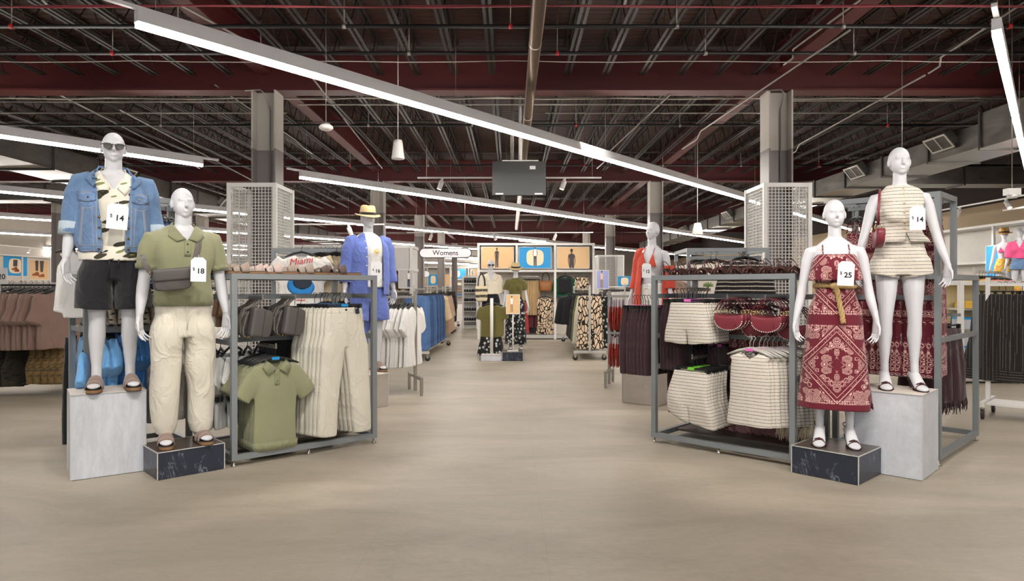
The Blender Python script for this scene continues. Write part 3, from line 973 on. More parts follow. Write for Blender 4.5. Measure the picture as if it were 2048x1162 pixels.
def collar(o, S, m, inner, outer, name='collar', off=.010, back=None, zs=(0,0,0)):
    """two leaves lying on the front of a garment between an inner and an outer edge (x, z), and a fold round the back"""
    b = MB()
    def lerp(P, u):
        u = u*(len(P)-1); i = min(int(u), len(P)-2); t = u-i
        return (P[i][0]+(P[i+1][0]-P[i][0])*t, P[i][1]+(P[i+1][1]-P[i][1])*t)
    for s in (-1, 1):
        V = []; nu, nv = 9, 5
        for j in range(nv):
            for i in range(nu):
                p, q = lerp(inner, i/(nu-1)), lerp(outer, i/(nu-1)); v = j/(nv-1)
                h, n = S.hit(s*(p[0]+(q[0]-p[0])*v), p[1]+(q[1]-p[1])*v, off+.006*math.sin(v*3.1))
                if i == 0: h.y = max(h.y, -.02)
                V.append(h)
        b.add(V, [(j*nu+i, j*nu+i+1, (j+1)*nu+i+1, (j+1)*nu+i) for j in range(nv-1) for i in range(nu-1)], True)
    if back:
        zc, r, d = back
        def fn(u, v):
            t = R(-20)+R(220)*u
            k = 1+.28*v
            return (r*k*math.cos(t), .018+d*k*math.sin(t), zc+.012*math.sin(t)-.045*v-.012*v*(1-math.sin(t)))
        b.grid(fn, 22, 4)
    q = b.build(name, m, o, sol=.005); q.location = zs
    return q
CORK = M('cork_sole', (140,104,70), .8, var=.25, vs=60)
SUEDE = M('taupe_suede', (138,116,106), .95, var=.1, vs=30, sheen=.3)
FOOTBED = M('dark_insole', (52,42,36), .8)
def sole_poly(k=1.0, n=20):
    pts = [(.085,.0),(.08,.026),(.05,.038),(0,.040),(-.05,.044),(-.10,.052),(-.15,.05),(-.185,.034),(-.2,.006)]
    P = [(w*k, y) for y, w in pts]+[(-w*k*.94, y) for y, w in pts[::-1][1:-1]]
    Q = []
    for i in range(len(P)):
        a, b, c_, d = (np.array(P[(i+j) % len(P)]) for j in (-1, 0, 1, 2))
        for t in (0, .33, .67): Q.append(tuple(.5*(2*b+(c_-a)*t+(2*a-5*b+4*c_-d)*t*t+(3*b-a-3*c_+d)*t**3)))
    return Q
def slide_sandal(parent, x, y, s, label=None, mats=None, name='sandal', group=None, th=.03, flat=1.0):
    """two-strap cork slide; its own thing when parent is None"""
    mm = mats or (SUEDE, CORK)
    if parent is None: o = thing(name, label, 'sandal', (x, y, 0), 0, group)
    else:
        o = bpy.data.objects.new(name, None); C.objects.link(o); o.parent = parent; o.location = (x, y, 0); o.rotation_euler.z = s*R(7)
        o.empty_display_size = .03
    b = MB(); b.slab(sole_poly(), .007, th-.004); so = b.build('sole', mm[1], o)
    b = MB(); b.slab(sole_poly(.99), 0, .007); b.build('tread', FOOTBED, so)
    b = MB(); b.slab(sole_poly(.95), th-.004, th); b.build('insole', FOOTBED, o)
    for y0, y1, hh in ((-.035, -.088, .117*flat), (-.097, -.140, .089*flat)):
        def fn(u, v):
            t = math.pi*u; yy = y0+(y1-y0)*v; w = .050+.005*v
            return (w*math.cos(t)*(1 if abs(math.cos(t)) < .9 else 1), yy-.012*math.sin(t)*(1 if y0 > -.05 else .6), th-.008+(hh-(.028 if y0 > -.05 else .018)*v-th+.008)*math.sin(t)**.7)
        b = MB(); b.grid(fn, 17, 5); b.build('strap', mm[0], o, sol=.005)
    b = MB(); b.box((.05, -.115, th+.012), (.004, .016, .02)); b.build('buckle', NICKEL, o)
    return o
HEELM = M('wine_patent', (66,26,26), .3, var=.1)
HEELSOLE = M('dark_heel_sole', (58,38,32), .4)
def heel_sandal(parent, x, y, s, h=.065, label=None, name='heeled_sandal', group=None, worn=True):
    if parent is None: o = thing(name, label, 'shoe', (x, y, 0), 0, group)
    else:
        o = bpy.data.objects.new(name, None); C.objects.link(o); o.parent = parent; o.location = (x, y, 0); o.rotation_euler.z = s*R(7)
        o.empty_display_size = .03
    def zt(yy): return h*min(max((yy+.10)/.13, 0), 1)
    ys = [.082,.06,.03,0,-.03,-.06,-.09,-.12,-.16,-.19,-.2]; ws = [.012,.027,.031,.031,.033,.037,.041,.043,.038,.024,.006]
    b = MB(); V = []; F = []
    for yy, w in zip(ys, ws):
        z = zt(yy)
        V += [(w, yy, z+.004), (-w, yy, z+.004), (-w, yy, z-.004+.004*(yy < -.1)), (w, yy, z-.004+.004*(yy < -.1))]
    for i in range(len(ys)-1):
        for k in range(4): F.append((i*4+k, i*4+(k+1) % 4, i*4+4+(k+1) % 4, i*4+4+k))
    F.append((0,1,2,3)); b.add(V, F); b.build('sole', HEELSOLE, o)
    b = MB(); b.limb([(0,.06,zt(.06),.018,.016),(0,.066,h*.6,.009,.009),(0,.07,.0,.006,.006)], 10); b.build('heel', HEELM, o)
    b = MB()
    def arc(y0, hh, w, r, sk):
        return b.tube([(w*math.cos(t), y0+sk*math.cos(t), zt(y0)+.004+hh*math.sin(t)) for t in [math.pi*i/12 for i in range(13)]], r, 6)
    arc(-.122, .043, .047, .0048, .016); arc(-.112, .049, .046, .0048, -.018)
    b.build('toe_strap', HEELM, o)
    b = MB(); b.tube([(-.04,-.10,zt(-.1)+.03),(-.02,-.115,.052),(0,-.118,.06),(.02,-.112,.052),(.04,-.1,zt(-.1)+.03)], .006, 6); b.ball((0,-.12,.056), (.012,.006,.007), 8, 6); b.build('bow', HEELM, o)
    zs = h+(.075 if worn else .035)
    b = MB()
    if worn: b.tube([(.036*math.cos(t), .030+.048*math.sin(t), zs+.012*math.sin(t)) for t in [2*math.pi*i/20 for i in range(20)]], .0035, 6, closed=True)
    else: b.tube([(.034*math.cos(t), .02+.045*math.sin(t), h+.004+.062*math.sin(t)) for t in [math.pi*i/14 for i in range(15)]], .0035, 6)
    b.tube([(0,.078,h+.004),(0,.076,zs+.012)], .004, 6)
    b.build('ankle_strap', HEELM, o)
    return o
def text_part(name, s, size, m, parent, loc, rx=90, rz=0, ext=.0006, bold=0.0, align='CENTER', shear=0.0):
    c = bpy.data.curves.new(name, 'FONT'); c.body = s; c.size = size; c.align_x = align; c.align_y = 'CENTER'; c.extrude = ext; c.offset = bold; c.shear = shear
    o = bpy.data.objects.new('temporary', c); C.objects.link(o)
    dg = bpy.context.evaluated_depsgraph_get(); dg.update()
    me = bpy.data.meshes.new_from_object(o.evaluated_get(dg))
    bpy.data.objects.remove(o)
    q = put(name, me, m, parent, loc)
    q.rotation_euler = (R(rx), 0, R(rz))
    return q
def price_tag(price, px, py, Y, rz, label, w=.115, h=.165, tilt=0.0, big=.062):
    o = thing('price_tag', label, 'price tag', at(px, py, Y), rz)
    o.rotation_euler.y = tilt
    c = .022
    poly = [(-w/2,-h/2),(w/2,-h/2),(w/2,h/2-c),(w/2-c,h/2),(-w/2+c,h/2),(-w/2,h/2-c)]
    MB().prism(poly, -.0015, .0015).build('card', CARD, o)
    text_part('price_figures', price, big, INK, o, (.013, -.0022, -.012), bold=.0014)
    text_part('dollar_sign', '$', big*.62, INK, o, (-w*.30, -.0022, .002))
    b = MB(); b.bb((-w*.3, -.0021, h*.2), (w*.05, -.0017, h*.205)); b.bb((-w*.3, -.0021, h*.165), (-w*.1, -.0017, h*.17)); b.build('small_print', M_GREYINK, o)
    MB().tube([(0, 0, h/2-.012), (0, .01, h/2+.02)], .0012, 4).build('string', CARD, o)
    return o
M_GREYINK = M('grey_ink', (150,150,156), .7)
def fedora(parent, z, mstraw, mband, y=.02, rx=0, sc=1.0, cat=None):
    o = bpy.data.objects.new('hat', None); C.objects.link(o); o.parent = parent; o.location = (0, y, z); o.rotation_euler = (rx, 0, 0); o.scale = (sc, sc, sc)
    def br(u, v):
        t = 2*math.pi*u; r = 1+v*.62
        return (.086*r*math.cos(t), .108*r*math.sin(t)*.97, -.012*v+.022*v*abs(math.cos(t))**2-.012*v*(math.sin(t) < 0))
    b = MB(); b.grid(br, 40, 6, True); b.build('brim', mstraw, o, sol=.004)
    b = MB(); rs = []
    for zz, k in ((0,1.0),(.04,.97),(.075,.9),(.1,.82),(.11,.6),(.105,.3),(.1,.02)): 
        g = ring((0, 0, zz), .088*k, .110*k, 40)
        if zz > .06: g[:,2] -= .022*np.exp(-(g[:,0]/.02)**2)*(zz > .09); 
        rs.append(g)
    b.loft(rs); b.build('crown', mstraw, o)
    b = MB(); b.loft([ring((0,0,.004), .0905, .1125, 40), ring((0,0,.03), .089, .111, 40)], cap=False); b.build('hat_band', mband, o)
    return o
def plinth(label, FLc, FRc, depth, h, mface, mtop, edge=True):
    """display block; FLc, FRc are its front floor corners"""
    a, b_ = Vector(FLc), Vector(FRc)
    a.z = b_.z = 0
    u = (b_-a); w = u.length
    o = thing('display_plinth', label, 'plinth', a, math.atan2(u.y, u.x))
    MB().bb((.003, .003, .004), (w-.003, depth-.003, h-.004)).build('block', mface, o)
    MB().bb((.001, .001, h-.004), (w-.001, depth-.001, h)).build('top_panel', mtop, o)
    b = MB(); e = .006
    for x in (0, w):
        for y in (0, depth): b.bb((x-e/2, y-e/2, .004), (x+e/2, y+e/2, h+.001))
    for y in (0, depth): b.bb((0, y-e/2, h-.004), (w, y+e/2, h+.0015))
    for x in (0, w): b.bb((x-e/2, 0, h-.004), (x+e/2, depth, h+.0015))
    b.build('edge_trim', EDGEM, o)
    MB().bb((.01, .01, 0), (w-.01, depth-.01, .006)).build('base', BLACKP, o)
    return o
EDGEM = M('pale_edge_trim', (196,194,190), .4)
# ---------------------------------------------------------------- fabrics
DENIM = denim('mid_blue_denim', (98,124,158), .38)
DENIMPALE = denim('faded_denim_cuff', (172,186,200), .1)
DENIMDK = denim('deep_blue_denim', (58,80,120))
THREAD = M('tan_stitching', (186,172,160), .9)
COPPER = M('copper_button', (150,116,92), .35, .9)
PALMSHIRT = palmprint('cream_palm_print', (232,226,212), (66,64,50), (132,136,86))
BLACKC = fabric('black_cotton', (36,36,39))
OLIVE = fabric('olive_waffle_knit', (150,150,102), .06, 0, .9)
def waffle(name, col):
    t = NT(name); v = t.co(); x = t.xyz(v); c = lin(col)
    a = t.math('SINE', t.math('MULTIPLY', x[0], 900)); b = t.math('SINE', t.math('MULTIPLY', x[2], 620))
    h = t.math('MULTIPLY', t.step(a, -.4, .6), t.step(b, -.8, .2))
    cc = t.mix(h, mul(c, .82), mul(c, 1.08)); cc = t.mix(t.noise(v, 6), cc, mul(c, 1.1))
    t.bump(h, .5, .002)
    return t.out(cc, .9, 0, .25, .2)
OLIVE = waffle('sage_waffle_knit', (146,146,114))
OLIVERIB = fabric('sage_rib_knit', (136,137,106), .06, 900)
CREAM = fabric('cream_cotton', (214,208,192), .05)
WHITEC = fabric('white_cotton', (236,234,230), .03)
STRIPE = stripes('cream_grey_stripe', (226,218,204), (134,126,120), .026, .24)
BAND = bandana('burgundy_bandana_dress', .60, .64, .245, (104,30,44))
BANDX = bandana('burgundy_bandana_print', -.75, .5, .17, (98,28,42))
ROPE = M('straw_rope', (176,148,98), .9, var=.3, vs=90, bump=.6, bs=160)
CHAMBRAY = fabric('blue_chambray', (104,122,192), .1)
ORANGE = fabric('burnt_orange_crepe', (196,76,58), .06)
BLACKLEAF = blossoms('black_floral_print', (26,26,28), (196,198,192))
LEAFBW = leafy('cream_leaf_on_black', (30,26,24), (232,208,178), 17, .10, (1,1,.5), .6)
OLIVEJ = fabric('olive_jersey', (104,98,54), .06)
BLOUSE = fabric('ivory_blouse', (236,226,204), .04)
PINK = fabric('hot_pink_gauze', (232,92,142), .06)
TROPIC = palmprint('tropical_print', (240,200,80), (220,90,130), (90,150,80), 12)
STRAW = M('straw', (214,190,142), .85, var=.12, vs=80, bump=.4, bs=200)
STRAWD = M('golden_straw', (186,142,78), .85, var=.15, vs=80, bump=.4, bs=160)
GREYBAG = M('dark_grey_leather', (82,78,76), .5, var=.08, vs=12, bump=.15, bs=300)
WEBBING = fabric('grey_webbing', (104,98,92), .06, 1200)
GOLD = M('pale_gold_metal', (214,190,140), .25, 1)
WINEBAG = M('burgundy_leather', (122,44,56), .42, var=.1, vs=10, bump=.12, bs=260)
WINESTRAP = M('wine_strap_leather', (92,28,40), .45, var=.1)
STUD = M('pearl_stud', (238,230,222), .3)
LENS = M('dark_green_lens', (20,26,20), .08, 0, spec=.8)
TORT = M('tortoise_frame', (58,26,20), .25, var=.4, vs=60)
CONCL = concrete('pale_wood_concrete', (198,201,207), .18, .55, (5,5,1), 4)
CONCR = concrete('pale_grey_concrete', (196,199,205), .16, .55, (1,1,.8), 7)
CONCTOP = concrete('pale_stone_top', (214,204,194), .08, .5)
CONCB = concrete('warm_grey_concrete', (168,158,148), .14, .6, (1,1,1), 5)
MARB = marble('black_marble', (40,46,60), (176,182,198), .3, 2.6)
MARBTOP = marble('brown_black_marble', (78,68,62), (150,140,130), .3)

# ---------------------------------------------------------------- generic worn pieces
def top(o, name, m, T, arm, hem, zneck, dw, dd, dz=0, sl=None, out=.018, cutf=None, amp=.004, f=(22,22,14), seed=1, loc=(0,0,0), voxel=.008, flare=0.0, n=13, sol=.004):
    zs = list(np.linspace(hem-dz, 1.545 if T is MT else 1.415, n))+[1.585 if T is MT else 1.455]
    b = MB()
    st = T_off(T, zs, dw, dd, dz)
    st = [(z, w+flare*max(0, 1-(z-hem)/.25), d+flare*.7*max(0, 1-(z-hem)/.25), y) for z, w, d, y in st]
    b.stack(st, 30, 2.4)
    if T is FT:
        for s in (-1, 1): b.ball((s*.062, -.085, 1.235+dz), (.066, .054, .075), 18, 12)
    if sl:
        for A in both(lift(arm, dz)): sleeve(b, A, out, sl+dz if 0 else sl)
    fs = [below(hem+.012)]
    if sl: fs.append(lambda c, n: (np.abs(c[:,0]) > .2) & (c[:,2] < sl+.02) & (n[:,2] < -.65))
    if cutf: fs.append(cutf)
    return cloth(name, b, m, o, voxel, 4, amp, f, seed, OR(*fs), sol, None, loc)
def legs(o, name, m, T, waist, crotch, hem, off, L, loc=(0,0,0), dz=0.0, amp=.004, f=(16,16,12), seed=3, voxel=.008, sol=.004):
    """pelvis follows the torso swollen by off; L: per-leg rings (z, xc, a, b[, y]) from the crotch down to the hem"""
    b = MB()
    zs = [crotch-.02, crotch+.04, crotch+.1, (waist+crotch)/2+.05, waist-.02, waist]
    tl = T[1][0]
    b.stack([(z,)+tuple(v+k for v, k in zip(torso_at(T, max(z-dz, tl)), (off, off, 0))) for z in zs], 28, 2.5)
    for s in (-1, 1):
        b.limb([(s*q[1], q[4] if len(q) > 4 else .008, q[0], q[2], q[3]) for q in L], 24, 2.3)
    fs = [lambda c, n: (c[:,2] > waist-.02) & (n[:,2] > .8), below(hem+.012)]
    return cloth(name, b, m, o, voxel, 9, amp, f, seed, OR(*fs), sol, None, loc)
def mannequin(name, label, loc, rz, me, z0, grp=None):
    o = thing(name, label, 'mannequin', loc, rz, grp)
    put('body', me, WHITE, o, (0, 0, z0))
    return o
def opening(hw, zt=9, tilt=0.0, x0=0.0):
    return lambda c, n: (np.abs(c[:,0]-x0) < hw+tilt*(c[:,2]-1.0)) & (c[:,1] < .02) & (c[:,2] < zt)

# ---------------------------------------------------------------- plinths of the two front displays
plinth('tall pale grey display plinth under the denim-jacket mannequin', fl(141,963), fl(292,942), .39, .60, CONCL, CONCTOP)
plinth('low black marble plinth under the polo-shirt mannequin', fl(315,962), fl(449,938), .40, .195, MARB, MARBTOP)
plinth('low black marble plinth under the bandana-dress mannequin', fl(1583,945), fl(1717,972), .455, .20, MARB, MARBTOP)
a, b_ = fl(1845,963), Vector((2.54,5.09,0))
plinth('tall pale grey display plinth under the striped-vest mannequin', (2.535,5.095,0), a, .42, .60, CONCR, CONCTOP)

# ---------------------------------------------------------------- man in denim jacket
Z = .03
m1 = mannequin('mannequin', 'tall white male mannequin in sunglasses and an open denim jacket on a pale plinth', (-2.925,5.03,.60), R(31), get_body('m', 0.0, spread=.108), Z)
top(m1, 'shirt', PALMSHIRT, MT, MARM, .915, 0, lambda z: .034-.024*min(1,max(0,(z-1.4)/.12)), lambda z: .03-.014*min(1,max(0,(z-1.42)/.1)), 0, None, cutf=OR(neckcut(1.52, .075, .075, .015, .1, .055)), amp=.005, loc=(0,0,Z), flare=.02)
sh = next(c for c in C.objects if c.parent == m1 and c.name.startswith('shirt'))
collar(sh, Surf(sh), PALMSHIRT, [(.068,1.56),(.055,1.50),(.02,1.435)], [(.10,1.54),(.115,1.45),(.07,1.385)], 'shirt_collar', .006, (1.60,.075,.078))
jb = MB()
jb.stack([(.975,.215,.152,0),(1.0,.222,.16,0),(1.03,.236,.168,0),(1.15,.24,.168,-.003),(1.30,.238,.168,-.005),(1.40,.228,.158,-.003),(1.47,.212,.142,.005),(1.525,.175,.118,.014),(1.565,.125,.1,.018),(1.6,.095,.085,.018)], 32, 2.6)
for A in both(MARM): sleeve(jb, A, .026, 1.10)
jk = cloth('denim_jacket', jb, DENIM, m1, .008, 4, .006, (20,20,16), 5, OR(below(.985), opening(.068, 1.5, -.01), opening(.062, 9, .1), neckcut(1.56, .082, .085, .02), lambda c, n: (np.abs(c[:,0]) > .22) & (c[:,2] < 1.12) & (n[:,2] < -.6)), .006, loc=(0,0,Z))
S = Surf(jk)
for s in (-1, 1):
    x0 = s*.155
    b = S.patch(lambda u, v: (x0+(u-.5)*.125, 1.395-v*(.048+.018*math.sin(math.pi*u))), 9, 5, .006)
    fp = b.build('pocket_flap', DENIM, jk)
    b = S.button(x0, 1.36, .008, MB(), .009); b.build('button', COPPER, jk)
    b = S.line([(x0-.06,1.392),(x0+.06,1.392)], .0016, off=.007)
    S.line([(x0-.06,1.352),(x0-.03,1.338),(x0,1.334),(x0+.03,1.338),(x0+.06,1.352)], .0016, b, .008)
    b.build('stitching', THREAD, jk)
    b = MB()
    S.line([(s*.07,1.40),(s*.228,1.405)], .0018, b); S.line([(s*.11,1.39),(s*.105,1.02)], .0018, b)
    S.line([(s*.12,1.30),(s*.14,1.285),(s*.185,1.285),(s*.205,1.30)], .0018, b)
    S.line([(s*.135,1.285),(s*.125,1.02)], .0016, b); S.line([(s*.185,1.285),(s*.205,1.02)], .0016, b); S.line([(s*.193,1.285),(s*.213,1.02)], .0016, b)
    S.line([(s*.07,1.022),(s*.22,1.022)], .0018, b); S.line([(s*.07,.985),(s*.2,.985)], .0016, b); S.line([(s*.074,1.40),(s*.072,.99)], .0016, b)
    b.build('seam', THREAD, jk)
    b = MB()
    for i in range(6): S.button(s*.089, 1.375-.075*i, .0085, b, .006)
    b.build('placket_buttons', COPPER, jk)
for A in both(MARM):
    x, y, z, a_, b_ = A[4]; x2, y2, z2 = A[5][:3]
    b = MB()
    b.limb([(x+(x2-x)*1.25, y+(y2-y)*1.3, 1.10, .077, .080), (x+(x2-x)*.2, y, 1.185, .081, .084)], 24)
    cut_ = b.build('turned_cuff', DENIMPALE, jk)
collar(jk, S, DENIM, [(.088,1.555),(.09,1.50),(.075,1.425)], [(.12,1.55),(.178,1.495),(.125,1.435)], 'jacket_collar', .010, (1.615,.092,.088))
legs(m1, 'shorts', BLACKC, MT, .945, .80, .565, .026, [(.97,.08,.075,.11),(.90,.095,.10,.13),(.82,.112,.113,.14),(.68,.124,.12,.142),(.565,.130,.118,.14)], (0,0,Z), .004)
b = MB()
for x, L in ((-.028,.14), (.03,.05)): b.tube([(x,-.15,.925+Z),(x,-.158,.90+Z),(x-.004,-.162,.87+Z-L+.05)], .005, 6)
b.build('drawstring', BLACKP, m1)
for s in (-1, 1): slide_sandal(m1, s*.108, .02, s)
sg = bpy.data.objects.new('sunglasses', None); C.objects.link(sg); sg.parent = m1; sg.location = (0, -.103, 1.748+Z); sg.empty_display_size = .03
b = MB(); bl = MB()
for s in (-1, 1):
    P = [(s*(.010+.052*u), z) for u, z in ((0,.010),(.25,.016),(.7,.018),(1,.016),(1.02,.004),(.9,-.014),(.6,-.022),(.3,-.02),(.08,-.008))]
    b.tube([(x, .008*(abs(x)/.06)**2, z) for x, z in P], .0035, 6, closed=True)
    bl.prism(P, .000, .002, Matrix.Identity(3))
    b.tube([(s*.062, .004, .012), (s*.078, .03, .012), (s*.081, .105, .008), (s*.08, .125, -.012)], .003, 6)
b.tube([(-.01, -.001, .008), (0, -.004, .012), (.01, -.001, .008)], .003, 6)
f_ = b.build('frame', TORT, sg); bl.build('lens', LENS, sg)
price_tag('14', 235, 433, 4.80, R(31), 'white price tag reading $14 on the palm-print shirt under the denim jacket', .13, .18, R(4), 0.056)

# ---------------------------------------------------------------- man in polo
Z2 = .03
m2 = mannequin('mannequin', 'white male mannequin in a sage polo shirt and cream trousers on black marble', (-2.425,5.06,.195), R(36), get_body('m', R(4)), Z2)
po = top(m2, 'polo_shirt', OLIVE, MT, MARM, 1.055, 0, lambda z: .03+.012*(z < 1.2), .03, 0, 1.275, .016, OR(neckcut(1.545, .074, .074, .016, .08, .05)), .005, loc=(0,0,Z2))
b = MB(); b.stack([(.995,.196,.138,.004),(1.03,.2,.142,.003),(1.07,.203,.146,.003)], 32, 2.4, False); b.build('ribbed_hem', OLIVERIB, po, sol=.006)
for A in both(MARM):
    x, y, z, a_, b_ = A[3]; x2, y2, z2 = A[4][:3]
    b = MB(); b.limb([(x+(x2-x)*.35, y, 1.258, a_+.018, b_+.018), (x, y, 1.295, a_+.022, b_+.022)], 24, cap=False)
    b.build('ribbed_cuff', OLIVERIB, po, sol=.005)
S = Surf(po)
collar(po, S, OLIVERIB, [(.072,1.56),(.05,1.525),(.006,1.475)], [(.105,1.54),(.118,1.495),(.07,1.455)], 'collar', .007, (1.605,.076,.078))
b = S.patch(lambda u, v: (-.022+.044*u, 1.465-.11*v), 5, 6, .003); pk = b.build('placket', OLIVERIB, po)
b = MB(); S.button(0, 1.44, .006, b, .008); S.button(0, 1.385, .006, b, .008); b.build('button', BLACKP, po)
b = MB(); b.stack([(1.40,.03,.02,-.085),(1.46,.035,.03,-.06)], 12); b.build('undershirt', WHITEC, m2, (0,0,Z2)) if 0 else None
legs(m2, 'trousers', CREAM, MT, 1.01, .79, .05, .02, [(.98,.08,.07,.10),(.91,.094,.094,.12),(.83,.108,.106,.13),(.76,.115,.108,.13),(.60,.120,.10,.118),(.42,.121,.095,.112,.015),(.25,.121,.09,.105,.022),(.13,.12,.085,.098,.024),(.085,.12,.073,.086,.02),(.05,.12,.062,.074,.02)], (0,0,Z2), 0, .0065, (14,14,13), 9)
b = MB(); b.tube([(0,-.146,.99),(0,-.15,.9),(0,-.14,.82)], .0025, 6); b.build('fly_seam', CREAM, m2, (0,0,Z2))
for s in (-1, 1): slide_sandal(m2, s*.118, .02, s)
# crossbody bag
def flap_bag(name, label, cat, loc, rz, ry, sc=1.0, grp=None, strap=True):
    o = thing(name, label, cat, loc, rz, grp); o.rotation_euler.y = ry; o.scale = (sc,)*3
    b = MB()
    rs = [ring((0, y, 0), .125*k, .075*k2, 28, 5, (1,0,0), (0,0,1)) for y, k, k2 in ((-.036,.9,.86),(-.033,.97,.96),(-.02,1,1),(.02,1,1),(.033,.97,.96),(.036,.9,.86))]
    b.loft(rs); b.build('pouch', GREYBAG, o)
    b = MB(); b.grid(lambda u, v: ((u-.5)*.252, *[(-.041-.004*math.sin(v*3.1), .082-.085*(v-.3)/.7) if v > .3 else (.035-.076*(v/.3), .079+.004*math.sin(v/.3*3.1))][0]), 12, 10)
    fl_ = b.build('flap', GREYBAG, o, sol=.005)
    b = MB(); b.bb((-.004, -.0385, -.06), (.004, -.035, -.006)); b.bb((.05, -.0385, -.058), (.053, -.035, -.01)); b.build('front_seam', GREYBAG, o)
    for s in (-1, 1):
        b = MB(); b.tube([(s*(.128+.014*math.cos(t)), 0, .06+.014*math.sin(t)) for t in [math.pi*i/6 for i in range(12)]], .003, 6, closed=True); b.build('ring', GOLD, o)
    return o
fb = flap_bag('crossbody_bag', 'dark grey flap crossbody bag worn on the front of the polo mannequin', 'bag', at(344, 560, 4.82), R(36), R(-6), .98)
fb.name = 'crossbody_bag'
Mw = m2.matrix_basis
S2 = Surf(po)
pts = []
for (x, z) in ((.096,1.53),(.085,1.50),(.07,1.42),(.052,1.34),(.03,1.25),(.015,1.20),(.0,1.165)):
    p, n = S2.hit(x, z, .008); pts.append(p)
bpy.context.view_layer.update()
inv = fb.matrix_world.inverted() @ m2.matrix_world
def strap_mesh(pts, w, nrm=(0,-1,0)):
    b = MB(); V = []
    for i, p in enumerate(pts):
        t = (pts[min(i+1, len(pts)-1)]-pts[max(i-1, 0)]).normalized()
        s_ = t.cross(Vector(nrm)).normalized()
        V += [p-s_*w/2, p+s_*w/2]
    return b.add(V, [(2*i, 2*i+1, 2*i+3, 2*i+2) for i in range(len(pts)-1)], True)
P = [m2.matrix_world @ (p+Vector((0,0,Z2))) for p in pts]
fi = fb.matrix_world.inverted()
P = [fi @ p for p in P]+[Vector((.135,0,.07))]
sm_ = strap_mesh(P, .042); sm_.build('strap', WEBBING, fb, sol=.004)
b = MB(); b.box(P[-2].lerp(P[-1], .3), (.05, .012, .022)); b.build('buckle', GOLD, fb)
P2 = [Vector((-.13,.0,.07)), Vector((-.155,.05,.13)), Vector((-.15,.12,.2))]
strap_mesh(P2, .04).build('strap', WEBBING, fb, sol=.004)
price_tag('18', 397, 539, 4.80, R(30), 'white price tag reading $18 on the chest of the sage polo', .10, .17, R(1), 0.051)

# ---------------------------------------------------------------- woman in striped vest
HL = .065
m4 = mannequin('mannequin', 'tall white female mannequin in striped vest and shorts on a pale plinth', (2.905,5.09,.60), R(-17), get_body('f', R(4), heel=HL, armout=.09), 0)
ve = top(m4, 'sleeveless_vest', STRIPE, FT, FARM, 1.085, 0, lambda z: .016+.034*max(0, 1-(z-1.02)/.10)*(z < 1.12), lambda z: .018+.03*max(0, 1-(z-1.02)/.1)*(z < 1.12), HL,
    cutf=OR(neckcut(1.50, .062, .062, .016), lambda c, n: (np.abs(c[:,0]) > .135) & (c[:,2] > 1.33) & (c[:,2] < 1.45) & (np.abs(n[:,0]) > .75), lambda c, n: (c[:,1] < 0) & (c[:,2] < 1.17) & (np.abs(c[:,0]-.015) < (1.165-c[:,2])*.22)), amp=.006, f=(10,10,40), seed=4, flare=.012)
S = Surf(ve)
b = MB(); S.line([(.012,1.505),(.012,1.17)], .0022, b); b.build('front_edge', STRIPE, ve)
b = MB()
for z in (1.48,1.44,1.37,1.30,1.23,1.185): S.button(.004, z, .008, b)
b.build('button', M('tan_button', (214,186,144), .4), ve)
legs(m4, 'shorts', STRIPE, FT, 1.15, .868, .835, .018, [(.95,.085,.11,.125,.014),(.885,.102,.108,.125,.014),(.835,.114,.104,.125,.014)], (0,0,0), HL, .003, seed=8)
for s in (-1, 1): heel_sandal(m4, s*.10, .02, s)
price_tag('14', 1835, 436, 4.86, R(-17), 'white price tag reading $14 on the striped vest', .10, .17, 0, 0.049)
def saddle_bag(name, label, cat, loc, rz, grp=None, studs=True, worn=False, sc=1.0):
    o = thing(name, label, cat, loc, rz, grp); o.scale = (sc,)*3
    pr = []
    for i in range(21):
        t = math.pi*i/20
        pr.append((-.122*math.cos(t)*(1.0-.06*math.sin(t)), -.022-.10*math.sin(t)**.72))
    topc = [(.118, .012), (.06, -.004), (0, -.008), (-.06, -.004), (-.118, .012)]
    P = pr+topc
    b = MB()
    n = len(P); c0 = (0, -.06)
    rs = []
    for y, k in ((-.030,.86),(-.027,.95),(-.012,1),(.012,1),(.027,.95),(.03,.86)):
        rs.append(np.array([(c0[0]+(x-c0[0])*k, y, c0[1]+(z-c0[1])*k) for x, z in P]))
    b.loft(rs); b.build('pouch', WINEBAG, o)
    b = MB()
    for (x, z) in pr[1:20]:
        b.ball((x*.93, -.027, -.06+(z+.06)*.93), (.005,.004,.005), 8, 5)
    b.build('stud', STUD, o)
    for s in (-1, 1):
        b = MB(); b.tube([(s*.112+.016*math.cos(t), 0, .028+.016*math.sin(t)) for t in [math.pi*i/7 for i in range(14)]], .003, 6, closed=True); b.build('ring', GOLD, o)
    b = MB(); b.tube([(s_*.112*(1-k)**.7, 0, .045+.095*math.sin(k*1.57)) for s_, k in ((-1,0),(-1,.25),(-1,.5),(-1,.75),(0,1),(1,.75),(1,.5),(1,.25),(1,0))], .005, 6); b.build('strap', WINESTRAP, o)
    b = MB(); b.tube([(.06,-.034,-.01),(.055,-.036,-.05),(.062,-.034,-.09)], .003, 5); b.build('tassel', WINEBAG, o)
    return o
sb = saddle_bag('shoulder_bag', 'small burgundy studded bag hanging from the vest mannequin shoulder', 'bag', at(1757, 462, 5.0), R(70))
for ch in list(C.objects):
    if ch.parent == sb and ch.name.startswith('strap'): bpy.data.objects.remove(ch)
b = MB()
fi = Matrix.LocRotScale(sb.location, sb.rotation_euler, sb.scale).inverted()
q = [fi @ at(x, y, Y) for x, y, Y in ((1757,450,4.96),(1757,425,4.93),(1758,400,4.95),(1759,386,5.0),(1760,379,5.08),(1761,384,5.17),(1761,410,5.2),(1760,440,5.12))]
